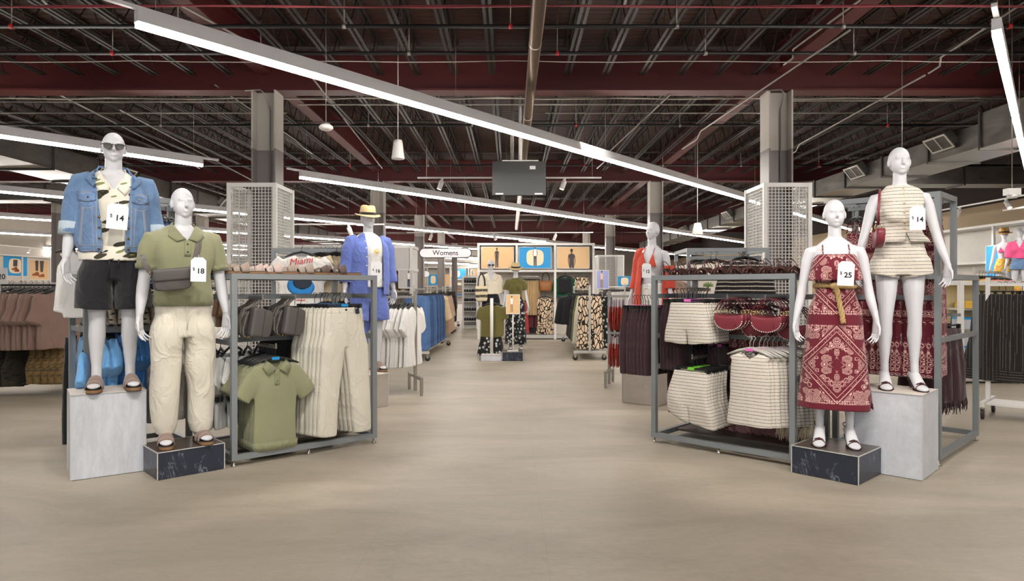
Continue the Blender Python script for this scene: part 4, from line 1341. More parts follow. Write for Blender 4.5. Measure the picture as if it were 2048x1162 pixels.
strap_mesh(q, .016, fi.to_3x3() @ Vector((-.3,-1,.1))).build('strap', WINEBAG, sb, sol=.005)

# ---------------------------------------------------------------- woman in bandana dress
m3 = mannequin('mannequin', 'white female mannequin in a belted burgundy bandana dress on black marble', (2.385,5.02,.20), R(-20), get_body('f', R(6), heel=HL, armout=.02), 0)
b = MB()
b.stack([(.27,.25,.17,.01),(.40,.235,.16,.01),(.60,.215,.15,.012),(.78,.195,.142,.014),(.90,.185,.135,.015),(1.0,.172,.125,.012),(1.08,.14,.105,.004),(1.15,.122,.094,0),(1.19,.128,.098,0),(1.26,.148,.118,-.004),(1.33,.15,.112,-.002),(1.385,.135,.088,.004)], 40, 2.3)
dr_ = cloth('dress', b, BAND, m3, .008, 3, .007, (20,20,3), 12, OR(below(.285), lambda c, n: (c[:,2] > 1.37) & (n[:,2] > .6), lambda c, n: (c[:,0] > .10) & (c[:,2] < .42) & (np.abs(c[:,0]-.235) < (.42-c[:,2])*.1) & (c[:,1] < -.02)), .004, mask=lambda P: np.clip((1.2-P[:,2])/.6, .12, 1))
b = MB(); b.loft([ring((0,.002,1.395), .133, .093, 40, 2.3), ring((0,-.004,1.34), .152, .128, 40, 2.3), ring((0,-.004,1.25), .172, .14, 40, 2.3), ring((0,-.002,1.205), .182, .142, 40, 2.3)], cap=False)
mr = b.mesh(); fold(mr, .007, (26,26,2), 3, lambda P: np.clip((1.40-P[:,2])/.15, 0, 1)); mr = modded(mr, [('SUBSURF', dict(levels=2)), ('SOLIDIFY', dict(thickness=.003))]); put('overlay_ruffle', mr, BAND, m3)
for s in (-1, 1):
    b = MB(); b.tube([(s*.085,-.095,1.39),(s*.088,-.085,1.42),(s*.086,-.045,1.462),(s*.08,.01,1.478),(s*.078,.06,1.45),(s*.075,.09,1.40)], .0045, 6); b.build('shoulder_strap', BAND, m3)
def twist(pts, r, n=3):
    """a rope: strands wound round a path"""
    b = MB(); pts = [Vector(p) for p in pts]
    Q = []
    for i in range(len(pts)-1):
        for k in range(8): Q.append(pts[i].lerp(pts[i+1], k/8))
    Q.append(pts[-1])
    for k in range(n):
        c = []
        for i, p in enumerate(Q):
            t = (Q[min(i+1, len(Q)-1)]-Q[max(i-1, 0)]).normalized()
            u = t.cross(Vector((0,.3,1))).normalized() if abs(t.z) < .9 else t.cross(Vector((0,1,0))).normalized()
            v = t.cross(u); a = i*.55+6.283*k/n
            c.append(p+(u*math.cos(a)+v*math.sin(a))*r*.6)
        b.tube(c, r*.62, 6)
    return b
blt = bpy.data.objects.new('rope_belt', None); C.objects.link(blt); blt.parent = m3; blt.empty_display_size = .02
rp = [(.132*math.cos(t), .104*math.sin(t), 1.165+.006*math.sin(t*2)) for t in [2*math.pi*i/24 for i in range(25)]]
twist(rp, .016).build('waist_rope', ROPE, blt)
twist([(-.01,-.108,1.165),(.005,-.126,1.13),(.018,-.138,1.04),(.035,-.152,.935),(.04,-.155,.90)], .016).build('hanging_end', ROPE, blt)
b = MB(); b.ball((-.01,-.118,1.165), (.035,.02,.028), 14, 8); b.build('knot', ROPE, blt)
for s in (-1, 1): heel_sandal(m3, s*.10, .02, s)
price_tag('25', 1692, 547, 4.76, R(-20), 'white price tag reading $25 on the bandana dress', .105, .17, R(3), 0.051)

# ---------------------------------------------------------------- man in blue shirt behind
pc = fl(777, 813)
u3 = Vector((math.cos(R(38)), math.sin(R(38)), 0))
plinth('warm grey concrete plinth under the straw-trilby mannequin', pc-u3*.46, pc, .46, .376, CONCB, CONCTOP)
m5 = mannequin('mannequin', 'white male mannequin in a straw trilby and open blue shirt on a concrete plinth', (-1.66,7.98,.376), R(30), get_body('m', R(4)), .03)
top(m5, 'undershirt', WHITEC, MT, MARM, .95, 0, lambda z: .03-.022*min(1,max(0,(z-1.38)/.12)), .024, 0, None, cutf=neckcut(1.545, .07, .07, .016), loc=(0,0,.03), flare=.03)
b = MB()
b.stack([(.86,.235,.19,0),(1.0,.235,.19,0),(1.2,.228,.182,-.003),(1.35,.225,.178,-.003),(1.44,.212,.162,.003),(1.50,.178,.13,.012),(1.55,.12,.1,.018),(1.58,.085,.075,.018)], 30, 2.5)
for A in both(MARM): sleeve(b, A, .03, 1.0)
bs_ = cloth('open_shirt', b, CHAMBRAY, m5, .009, 4, .006, (22,22,10), 6, OR(below(.875), opening(.095, 9, .0, .03), neckcut(1.53, .095, .1, .02), lambda c, n: (np.abs(c[:,0]) > .235) & (c[:,2] < 1.02) & (n[:,2] < -.6)), .005, loc=(0,0,.03))
S = Surf(bs_); b = MB()
for z in (1.48,1.4,1.3,1.2,1.08): S.button(-.082, z, .008, b)
b.build('button', CARD, bs_)
legs(m5, 'shorts', CHAMBRAY, MT, .96, .80, .565, .022, [(.97,.08,.075,.11),(.90,.095,.10,.13),(.80,.112,.114,.142),(.565,.128,.116,.14)], (0,0,.03), .004)
S = Surf(next(c for c in C.objects if c.parent == m5 and c.name.startswith('undershirt')))
b = MB(); S.button(.05, 1.36, .022, b, .002); 
for i in range(12): S.line([(.05+.026*math.cos(i*.5236), 1.36+.026*math.sin(i*.5236)), (.05+.04*math.cos(i*.5236), 1.36+.04*math.sin(i*.5236))], .003, b)
b.build('sun_print', M('yellow_print', (228,200,110), .8), next(c for c in C.objects if c.parent == m5 and c.name.startswith('undershirt')))
for s in (-1, 1): slide_sandal(m5, s*.118, .02, s)
fedora(m5, 1.80+.03, STRAW, BLACKC, .03, R(6), 1.06)
price_tag('16', 753, 540, 7.66, R(25), 'white price tag reading $16 on the white tee under the blue shirt', .125, .19, 0, 0.057)

# ---------------------------------------------------------------- woman in orange
pc = fl(1244, 805); u4 = Vector((math.cos(R(-38)), math.sin(R(-38)), 0))
plinth('warm grey concrete plinth beside the dark trousers on the right-hand display'.replace(' right-hand', ' bag'), pc, pc+u4*.46, .46, .37, CONCB, CONCTOP)
m6 = mannequin('mannequin', 'white female mannequin in a burnt orange bikini top and white trousers', (1.68,8.12,.37), R(-38), get_body('f', R(-6), heel=.03), 0)
dz = .03
b = MB()
for s in (-1, 1):
    b.grid(lambda u, v: (s*(.062+(u-.5)*.115*(1-v*.9)), -.128-.012*math.sin(u*3.14)*(1-v)+.028*v, 1.20+dz+.14*v), 8, 8)
b.build('bikini_top', ORANGE, m6, sol=.006)
b = MB()
for s in (-1, 1): b.tube([(s*.062,-.10,1.34+dz),(s*.06,-.06,1.40+dz),(s*.05,.0,1.45+dz),(s*.03,.06,1.47+dz)], .004, 6)
b.tube([(.128*math.cos(t),.094*math.sin(t)-.003,1.20+dz) for t in [2*math.pi*i/24 for i in range(24)]], .004, 6, closed=True)
b.build('bikini_string', ORANGE, m6)
b = MB()
b.stack([(.70,.225,.17,.02),(.9,.22,.17,.02),(1.1,.19,.14,.008),(1.28,.172,.12,.004),(1.36,.158,.095,.012),(1.41,.11,.072,.02),(1.45,.07,.06,.02)], 28, 2.3)
for A in both(FARM): sleeve(b, [(q[0]+.01, q[1], q[2]-.06 if q[0] > 0 else q[2], q[3]+.01, q[4]+.01) for q in A], .022, .93)
cloth('open_shirt', b, ORANGE, m6, .009, 4, .007, (22,22,6), 16, OR(below(.715), opening(.075, 9, 0), neckcut(1.41, .075, .075, .02), lambda c, n: (c[:,0] > .04) & (c[:,2] > 1.21+0*c[:,0]), lambda c, n: (c[:,0] > .02) & (np.abs(c[:,0]) < .175) & (c[:,1] < .14), lambda c, n: (np.abs(c[:,0]) > .2) & (c[:,2] < .95) & (n[:,2] < -.6)), .005, loc=(0,0,dz))
legs(m6, 'trousers', WHITEC, FT, 1.0, .82, .05, .016, [(.88,.085,.105,.125,.014),(.8,.094,.105,.125,.014),(.5,.1,.105,.125,.014),(.05,.105,.12,.14,.014)], (0,0,dz), 0, .005, (16,16,4))
b = MB(); b.tube([(0,-.12,.99),(-.03,-.135,.96),(-.05,-.13,.93),(-.02,-.135,.955),(.02,-.135,.96),(.04,-.13,.90),(.03,-.132,.87)], .006, 6); b.build('drawstring', WHITEC, m6, (0,0,dz))
price_tag('12', 1293, 541, 7.55, R(-30), 'white price tag reading $12 on the orange bikini mannequin', .105, .16, 0, 0.048)
# ---------------------------------------------------------------- hanging stock: one of each kind, copied along its rail
def hanger(o, w=.2, m=None, clips=False, drop=0.0, marker=None):
    b = MB()
    b.tube([(0,0,-.075+.0),(0,0,-.03),(.012,0,-.012),(.02,0,.002),(.012,0,.014),(-.004,0,.016),(-.014,0,.006)], .0028, 6)
    if clips:
        b.bb((-w, -.004, -.095), (w, .004, -.08))
        for s in (-1, 1): b.bb((s*w*.88-.012, -.014, -.135), (s*w*.88+.012, .014, -.078))
    else:
        b.limb([(-w,0,-.135,.007,.012),(-w*.55,0,-.102,.011,.011),(0,0,-.078,.013,.008),(w*.55,0,-.102,.011,.011),(w,0,-.135,.007,.012)], 8, V0=(0,1,0))
    h = b.build('hanger', m or BLACKP, o)
    if marker:
        MB().bb((-.03, -.012, -.1), (.03, .012, -.078)).build('size_marker', marker, h)
    return h
def hang(name, label, cat, group=None):
    return thing(name, label, cat, (0,0,-9), 0, group)
def hang_top(name, label, cat, m, hw=.235, L=.66, sl=.2, sleeve_w=.085, hd=.026, neck=.07, voxel=.012, seed=1, amp=.005, part='garment', marker=None, hem_flare=0.0, drop=0.0, hm=None, vneck=0.0, sol=.003, sang=.55):
    o = hang(name, label, cat)
    zt = -.10
    b = MB()
    st = [(zt-.015,.075,.016),(zt-.03,.12,.024),(zt-.05,.172,hd),(zt-.075,hw*.9,hd*1.15),(zt-.14,hw*.97,hd*1.25),(zt-.25,hw,hd*1.2),(zt-L*.6,hw*.985,hd*1.1),(zt-L*.85,hw+hem_flare*.6,hd*1.15),(zt-L,hw+hem_flare,hd*1.25)]
    b.stack(st, 28, 2.6)
    if sl:
        for s in (-1, 1):
            dx, dz = math.sin(sang), -math.cos(sang)
            x0, z0 = hw*.84, zt-.115
            b.limb([(s*(x0-.03), 0, z0+.03, sleeve_w*.9, hd), (s*(x0+dx*.05), 0, z0+dz*.05, sleeve_w, hd*1.1), (s*(x0+dx*sl*.6), 0, z0+dz*sl*.6, sleeve_w*.95, hd*1.1), (s*(x0+dx*sl), .006, z0+dz*sl, sleeve_w*.92, hd*1.15)], 20, 2.5)
    def cf(c, n):
        k = (c[:,2] > zt-.035) & (np.abs(c[:,0]) < neck)
        k |= (np.abs(c[:,0]) < neck*np.clip((c[:,2]-(zt-.075))/.05, 0, 1)) & (c[:,1] < 0)
        if vneck: k |= (np.abs(c[:,0]) < vneck*np.clip((c[:,2]-(zt-.2))/.17, 0, 1)) & (c[:,1] < 0)
        k |= (c[:,2] < zt-L+.012) & (n[:,2] < -.6)
        return k
    cloth(part, b, m, o, voxel, 3, amp, (22,10,7), seed, cf, sol, lambda P: np.clip((zt-.08-P[:,2])/.15, .1, 1))
    hanger(o, .19, hm, False, 0, marker)
    return o
def hang_pants(name, label, cat, m, w=.19, L=1.0, rise=.27, legw=.10, hemw=.09, hd=.03, voxel=.012, seed=2, amp=.005, part='garment', marker=None, hm=None, spread=.03, cl=True, detail=False, skew=0.0):
    o = hang(name, label, cat)
    zt = -.105
    b = MB()
    b.stack([(zt-rise-.03,w*1.1,hd*1.1),(zt-rise*.7,w*1.13,hd*1.25),(zt-.06,w*1.03,hd*1.1),(zt-.03,w,hd*.9),(zt,w*.985,hd*.8)], 28, 2.8)
    for s in (-1, 1):
        b.limb([(s*w*.55,0,zt-rise*.75,w*.56,hd*1.2),(s*(w*.58+spread*.2),0,zt-rise-.04,legw*1.02,hd*1.3),(s*(w*.58+spread*.6),0,zt-(rise+L)/2,(legw+hemw)/2,hd*1.15),(s*(w*.56+spread),0,zt-L,hemw,hd*1.1)], 22, 2.8)
    def cf(c, n): return ((c[:,2] > zt-.012) & (n[:,2] > .7)) | ((c[:,2] < zt-L+.012) & (n[:,2] < -.6))
    g = cloth(part, b, m, o, voxel, 3, amp, (14,8,7), seed, cf, .003, lambda P: np.clip((zt-.03-P[:,2])/.12, .05, 1))
    if skew:
        P = get_co(g.data); P[:,2] -= skew*(P[:,0]+w)*np.clip((zt-P[:,2])/.05, 0, 1); P[:,1] -= .03*np.sin((zt-P[:,2])*7); set_co(g.data, P)
    hanger(o, w*1.0, hm, cl, 0, marker)
    if detail:
        S = Surf(g)
        S.line([(-w*.97,zt-.045),(w*.97,zt-.045)], .0022).build('waist_seam', m, g)
        S.line([(.004,zt-.045),(.006,zt-rise*.95)], .0025).build('fly_seam', m, g)
        b = MB(); S.button(.0, zt-.022, .009, b, .005); b.build('button', BLACKP, g)
        b = MB()
        for x in (-.13,-.06,.07,.14): S.line([(x,zt-.005),(x,zt-.05)], .005).build('belt_loop', m, g)
        b = S.patch(lambda u, v: (.085+.035*u, zt-.002-.055*v), 4, 4, .002, off=.006); b.build('brand_label', M('navy_label', (40,52,70), .6), g)
    return o
def hang_skirt(name, label, cat, m, w=.17, L=.7, flare=.1, hd=.03, voxel=.013, seed=3, amp=.01, fringe=None, hm=None, freq=(34,12,2), part='garment'):
    o = hang(name, label, cat)
    zt = -.105
    b = MB()
    b.stack([(zt-L,w+flare,hd*2),(zt-L*.7,w+flare*.75,hd*1.9),(zt-L*.4,w+flare*.5,hd*1.6),(zt-.12,w+flare*.15,hd*1.3),(zt-.03,w,hd),(zt,w*.97,hd)], 30, 2.5)
    def cf(c, n): return ((c[:,2] > zt-.012) & (n[:,2] > .7)) | ((c[:,2] < zt-L+.014) & (n[:,2] < -.6))
    g = cloth(part, b, m, o, voxel, 3, amp, freq, seed, cf, .003, lambda P: np.clip((zt-.05-P[:,2])/.25, .05, 1))
    hanger(o, w*.95, hm, True)
    if fringe:
        b = MB(); q = random.Random(seed)
        for i in range(70):
            t = 2*math.pi*i/70
            x, y = (w+flare)*1.0*math.cos(t), hd*2*math.sin(t)
            b.tube([(x, y, zt-L+.02), (x+q.uniform(-.012,.012), y+q.uniform(-.012,.012), zt-L-.03), (x+q.uniform(-.03,.03), y+q.uniform(-.02,.02), zt-L-.06-q.uniform(0,.05))], [.006,.005,.002], 4)
        b.build('fringe', fringe, o)
    return o
def hang_dress(name, label, cat, m, hw=.16, L=1.15, flare=.07, voxel=.013, seed=4, amp=.009):
    o = hang(name, label, cat)
    zt = -.22
    b = MB()
    b.stack([(zt-L,hw+flare,.06),(zt-L*.6,hw+flare*.7,.055),(zt-.4,hw+flare*.2,.045),(zt-.28,hw*.9,.04),(zt-.12,hw*1.02,.05),(zt,hw*.85,.035)], 30, 2.4)
    def cf(c, n): return ((c[:,2] > zt-.012) & (n[:,2] > .7)) | ((c[:,2] < zt-L+.014) & (n[:,2] < -.6))
    cloth('garment', b, m, o, voxel, 3, amp, (30,20,2.5), seed, cf, .003, lambda P: np.clip((zt-.2-P[:,2])/.3, .1, 1))
    b = MB()
    for s in (-1, 1): b.tube([(s*.1,-.03,zt),(s*.12,-.006,zt+.11),(s*.12,.006,zt+.11),(s*.1,.03,zt)], .005, 5)
    b.build('straps', m, o)
    hanger(o, .18)
    return o

# ---------------------------------------------------------------- grey steel display racks
class Rack:
    def __init__(s, label, origin, rz, w, d, h, rails=(), arms=(), side_rails=(), shelf=True, tall=None, deck=None, t=.042, name='display_rack'):
        o = s.o = thing(name, label, 'rack', (origin[0], origin[1], 0), R(rz))
        s.rz = R(rz); s.m = Matrix.Translation((origin[0], origin[1], 0)) @ Matrix.Rotation(R(rz), 4, 'Z')
        k = t/2
        z0 = .045
        for x in (k, w-k):
            for y in (k, d-k):
                hh = h if not (tall and y < tall[0]) else tall[1]
                MB().bb((x-k, y-k, z0), (x+k, y+k, hh)).build('post', STEEL, o)
                b = MB(); b.lathe([(.001,0),(.02,0),(.022,.006),(.012,.014),(.008,.02),(.008,z0)], 14, (x, y, 0)); b.build('levelling_foot', NICKEL, o)
        b = MB(); b.lathe([(.001,0),(.02,0),(.022,.006),(.012,.014),(.008,.02),(.008,z0)], 14, (w/2, k, 0)); b.build('levelling_foot', NICKEL, o)
        def bars(name_, z, th=t):
            for y in (k, d-k): MB().bb((t, y-k, z), (w-t, y+k, z+th)).build(name_, STEEL, o)
            for x in (k, w-k): MB().bb((x-k, t, z), (x+k, d-t, z+th)).build(name_, STEEL, o)
        bars('base_bar', z0); bars('top_bar', h-t)
        if tall:
            yt, ht = tall
            for x in (k, w-k):
                MB().bb((x-k, yt-t, h), (x+k, yt, ht)).build('upper_post', STEEL, o)
                MB().bb((x-k, t, ht-t), (x+k, yt-t, ht)).build('upper_bar', STEEL, o)
            for y in (k, yt-k): MB().bb((t, y-k, ht-t), (w-t, y+k, ht)).build('upper_bar', STEEL, o)
            MB().bb((t, yt/2-.012, ht-.075), (w-t, yt/2+.012, ht-.045)).build('hang_rail', STEEL, o)
            b = MB(); b.bb((t, yt/2-.01, ht-.045), (t+.02, yt/2+.01, ht-t)); b.bb((w-t-.02, yt/2-.01, ht-.045), (w-t, yt/2+.01, ht-t)); b.build('rail_bracket', STEEL, o)
        for z, y in rails: MB().bb((t, y-.012, z-.02), (w-t, y+.012, z+.02)).build('cross_rail', STEEL, o)
        for z in side_rails:
            for x in (k, w-k): MB().bb((x-.012, t, z-.02), (x+.012, d-t, z+.02)).build('side_rail', STEEL, o)
        for u, z, y0, y1 in arms:
            b = MB(); b.bar((u, y1, z), (u, y0, z), .012, .026); b.bb((u-.006, y0-.006, z-.012), (u+.006, y0, z+.03)); b.build('display_arm', NICKEL, o)
        if shelf: MB().bb((t, t, h-t+.004), (w-t, d-t, h-.006)).build('shelf_board', WOODB, o)
        if deck: MB().bb((t, deck[0], z0+.012), (w-t, deck[1], z0+.03)).build('base_board', WOODB, o)
    def __call__(s, u, v, z): return s.m @ Vector((u, v, z))
    def dir(s, u, v): return (s.m.to_3x3() @ Vector((u, v, 0)))
A_ = Rack('grey steel display rack of polos, trousers and grey bags with slides on top', (-2.095,5.133), 41.2, 1.24, .776, 1.46,
          rails=((1.28,.39),(.93,.39)), side_rails=(1.28,.93), arms=((.345,.885,.02,.378),(.90,1.295,.0,.378),(.27,1.27,.1,.378),(.54,1.27,.1,.378)), deck=(.3,.734))
B_ = Rack('grey steel display rack of striped shorts and burgundy bags with heels on top', (1.232,5.98), -43, 1.24, .776, 1.46,
          rails=((1.28,.39),(.93,.39),(.66,.39)), side_rails=(1.28,.93,.66), arms=((.365,1.335,.0,.378),(.397,.765,.0,.378),(.90,.955,.0,.378),(.706,1.27,.0,.378),(1.015,1.27,.0,.378)), deck=(.36,.734))
C_ = Rack('tall grey steel rack of bandana dresses behind the striped-vest mannequin', (2.70,5.73), -45.5, .79, 1.26, 1.46,
          rails=((1.275,.05),(.95,.05)), side_rails=(.95,), tall=(.5,2.085), shelf=False)
D_ = Rack('tall grey steel rack of denim jackets and blue tees behind the denim-jacket mannequin', (-3.235,5.18), 44.5, .79, .5, 1.46,
          rails=((1.275,.05),(1.03,.05)), side_rails=(1.03,), tall=(.5,2.085), shelf=False)
def rackrow(proto, K, n, u, v, z, du, dv, turn, label, group, jit=.06, **kw):
    row(proto, n, K(u, v, z), K.dir(du, dv), K.rz+R(turn), label, group, jit, **kw)
# rack A
p = hang_top('polo_shirt', '', 'shirt', OLIVE, .172, .70, .21, .08, .03, voxel=.008, seed=2, part='shirt_body', marker=BLUEPL, sang=.62)
sb_ = kids_of = [c for c in C.objects if c.parent == p and c.name.startswith('shirt_body')][0]
S = Surf(sb_)
b = S.patch(lambda u, v: (-.02+.04*u, -.175-.12*v), 5, 6, .003); pk = b.build('placket', OLIVERIB, sb_)
b = MB(); S.button(0, -.21, .0055, b, .008); S.button(0, -.255, .0055, b, .008); b.build('button', OLIVERIB, sb_)
b = MB()
for s in (-1, 1):
    b.add([(s*.012,-.05,-.165),(s*.055,-.038,-.118),(s*.085,-.012,-.098),(s*.075,.0,-.085),(s*.115,-.04,-.15),(s*.075,-.062,-.215)], [(0,1,4,5) if s > 0 else (5,4,1,0), (1,2,4) if s > 0 else (4,2,1), (2,3,1) if s > 0 else (1,3,2)], True)
b.add([(-.075,.0,-.085),(.075,.0,-.085),(.085,.03,-.115),(-.085,.03,-.115)], [(0,1,2,3)], True)
b.build('collar', OLIVERIB, sb_, sol=.004)
b = MB(); b.loft([ring((0,0,-.735), .181, .047, 28, 2.6), ring((0,0,-.803), .177, .045, 28, 2.6)], cap=False); b.build('ribbed_hem', OLIVERIB, sb_, sol=.003)
rackrow(p, A_, 9, .345, .03, .885, 0, .04, 0, 'sage waffle polo on a hanger, # from the front of the grey rack', 'sage polos on the front rack')
p = hang_pants('trousers', '', 'trousers', CREAM, .165, 1.06, .30, .104, .082, .034, voxel=.009, seed=5, part='trouser_body', marker=BLUEPL, detail=True, amp=.007, spread=.07)
rackrow(p, A_, 8, .915, -.02, 1.295, -.016, .044, 0, 'cream cotton trousers clipped to a hanger, # from the front of the rack', 'cream trousers on the front rack')
fb2 = flap_bag('crossbody_bag', 'x', 'bag', (0,0,0), 0, R(10), .92)
b = MB(); b.tube([(.13,0,.07),(.16,.01,.055),(.19,.02,.03),(.215,.02,.015)], .009, 6); b.build('strap', WEBBING, fb2)
b = MB(); b.tube([(.15,.02,.06),(.10,.05,.11),(.0,.055,.13),(-.10,.05,.12),(-.14,.04,.09),(-.08,.05,.10),(.06,.055,.085),(.14,.04,.05)], .008, 6); b.build('loose_strap', WEBBING, fb2)
row(fb2, 5, A_(.27,.13,1.07), A_.dir(.0,.055), A_.rz+R(10), 'dark grey flap bag, # back on the arm by the polos', 'grey flap bags by the polos', .15)
row(fb2, 5, A_(.54,.13,1.075), A_.dir(.0,.055), A_.rz+R(10), 'dark grey flap bag, # back on the arm next to the trousers', 'grey flap bags by the trousers', .15, keep=False)
for o in [c for c in C.objects if str(c.get('group')).startswith('grey flap bags')]: o.scale = (.9, .92, 1.15); o.rotation_euler.y = R(-80)
bp = hang_pants('trousers', '', 'trousers', BLACKC, .18, .98, .28, .11, .10, .03, seed=7)
rackrow(bp, A_, 4, .66, .62, 1.27, .055, 0, 0, 'black trousers hanging at the back of the slides rack, # along', 'black trousers behind the cream pairs')
PRINTBW = blossoms('white_black_print', (226,226,224), (40,46,50), 9, .3)
ps = hang_top('printed_shirt', '', 'shirt', PRINTBW, .24, .62, .2, .1, .03, seed=9)
rackrow(ps, A_, 6, .06, .62, .93, .07, 0, 60, 'white shirt with dark floral print low at the back of the slides rack, # along', 'floral shirts behind the polos', .15)
# slides on top of rack A
PINKS = M('pale_pink_suede', (186,166,158), .95, var=.08, vs=30); GREYS = M('pale_taupe_suede', (154,138,126), .95, var=.08, vs=30); DKS = M('dark_taupe_suede', (100,84,78), .95, var=.1, vs=30)
slides = []
for i, (u, mm, cn) in enumerate(((.10,GREYS,'light taupe'),(.36,PINKS,'pale pink'),(.63,GREYS,'light taupe'),(.93,DKS,'dark taupe'))):
    o = slide_sandal(None, 0, 0, 1, 'x', (mm, CORK), group='suede slides on the front rack', th=.024, flat=.74)
    for j, (du, dv, a) in enumerate(((0, .08, 0), (-.09, .215, -8), (.02, .4, 6), (-.08, .55, 0))):
        q = o if j == 0 else dup(o)
        q.scale = (1.12, 1.12, 1.12); q.location = A_(u+.12+du, dv+.05, 1.456); q.rotation_euler.z = A_.rz+R(-90-14+a)
        q['label'] = '%s suede slide, %s back in the %s cluster on the rack top' % (cn, nth(j+1), nth(i+1))
    index_kids()
    for q in [c for c in C.objects if c.name.startswith('sandal') and c.get('group') == 'suede slides on the front rack' and c is not o]:
        if not kids(q) and q.type == 'EMPTY':
            for ch in list(kids(o)): dup(ch, parent=q)
# rack B
sp = hang_pants('striped_shorts', '', 'shorts', STRIPE, .165, .345, .2, .098, .10, .034, voxel=.009, seed=11, marker=PINKPL, amp=.006, spread=.02)
rackrow(sp, B_, 8, .365, -.02, 1.335, .0, .046, 0, 'striped cotton shorts on the upper arm of the heels rack, # back', 'striped shorts upper arm')
s2 = hang_pants('striped_shorts', '', 'shorts', STRIPE, .17, .37, .2, .104, .108, .036, voxel=.009, seed=13, marker=LIMEPL, amp=.012, spread=.02, skew=.28)
rackrow(s2, B_, 8, .397, -.02, .765, .0, .046, -6, 'striped cotton shorts hanging askew on the lower arm, # back', 'striped shorts lower arm')
tp = hang_top('striped_vest', '', 'vest', STRIPE, .168, .585, 0, .08, .034, .07, voxel=.009, seed=14, marker=PINKPL, amp=.006, hem_flare=.025, hm=PALEMETAL)
S = Surf([c for c in C.objects if c.parent == tp and c.name.startswith('garment')][0])
b = MB(); S.line([(.0,-.20),(.0,-.675)], .002, b); b.build('front_edge', STRIPE, tp)
rackrow(tp, B_, 11, .90, -.02, .955, .022, .034, -4, 'striped sleeveless vest on a hanger, # from the front of the heels rack', 'striped vests on the heels rack')
wb = saddle_bag('shoulder_bag', 'x', 'bag', (0,0,0), 0)
row(wb, 6, B_(.706,.03,1.13), B_.dir(0,.06), B_.rz+R(6), 'burgundy studded shoulder bag, # back in the bunch beside the striped shorts', 'burgundy bags by the shorts', .1)
row(wb, 6, B_(1.015,.03,1.125), B_.dir(0,.06), B_.rz+R(6), 'burgundy studded shoulder bag, # back in the bunch beside the rack post', 'burgundy bags by the post', .1, keep=False)
row(wb, 4, B_(.86,.2,1.06), B_.dir(0,.05), B_.rz, 'burgundy studded bag half hidden between the two front bags, # back', 'burgundy bags half hidden', .1, keep=False)
row(wb, 4, B_(1.15,.2,1.06), B_.dir(0,.05), B_.rz, 'burgundy studded bag half hidden behind the rack post, # back', 'burgundy bags behind the post', .1, keep=False)
DKWINE = fabric('dark_aubergine_knit', (58,36,42), .12, 500)
kp = hang_pants('knit_trousers', '', 'trousers', DKWINE, .17, .60, .22, .1, .1, .024, seed=15, marker=PINKPL, amp=.008, spread=.01)
rackrow(kp, B_, 9, -.31, .22, 1.27, .031, 0, -94, 'dark aubergine knit trousers at the end of the heels rack, # from the aisle', 'aubergine trousers at the rack end')
rackrow(kp, B_, 6, .06, .30, 1.33, .034, 0, -94, 'dark aubergine knit trousers just inside the rack post, # inward', 'aubergine trousers inside the rack', keep=False)
rackrow(kp, B_, 6, .05, .45, .93, .07, 0, -94, 'dark aubergine knit trousers on the lower rail, # inward from the rack post', 'aubergine trousers lower rail', keep=False)
bd = hang_dress('bandana_dress', '', 'dress', BANDX, .17, 1.0, .05, seed=17)
rackrow(bd, B_, 6, .42, .66, 1.28, .07, .006, -20, 'burgundy bandana dress at the back of the heels rack, # along', 'bandana dresses behind the shorts')
FRG = M('cream_fringe', (228,214,186), .9)
fsk = hang_skirt('fringed_skirt', '', 'skirt', fabric('cream_gauze', (222,208,180), .06), .16, .56, .09, seed=19, fringe=FRG)
rackrow(fsk, B_, 5, .98, .50, .90, .055, 0, -75, 'cream gauze skirt with fringe beside the bandana-dress plinth, # along', 'cream fringed skirts')
# heels on rack B
hs = heel_sandal(None, 0, 0, 1, .06, 'x', group='wine strappy heels', worn=False)
q = random.Random(4)
first = True
index_kids()
n = 0
for i in range(9):
    for j in range(2):
        n += 1
        o = hs if first else dup(hs)
        first = False
        o.location = B_(.1+.128*i+q.uniform(-.01,.01), .13+.21*j+q.uniform(-.01,.01), 1.4585); o.rotation_euler.z = B_.rz+R(62+q.uniform(-8,8))
        o['label'] = 'wine strappy heel on the rack top, %s from the aisle end in the %s row' % (nth(i+1), ('front', 'second')[j])
# rack C
bd2 = hang_dress('bandana_dress', '', 'dress', BANDX, .17, 1.16, .06, seed=21)
rackrow(bd2, C_, 13, .09, .25, 2.03, .05, 0, 92, 'burgundy bandana dress on the tall rack behind the vest mannequin, # along', 'bandana dresses on the tall rack')
wf = hang_skirt('fringed_skirt', '', 'skirt', DKWINE, .16, .62, .07, seed=23, fringe=DKWINE, amp=.014)
rackrow(wf, C_, 6, .40, .80, 1.12, .055, 0, 80, 'dark wine skirt with fringed hem low on the tall dress rack, # along', 'wine fringed skirts')
o_ = MB(); o_.bb((.04,.788,1.11),(.75,.812,1.135)); o_.build('cross_rail', STEEL, C_.o)
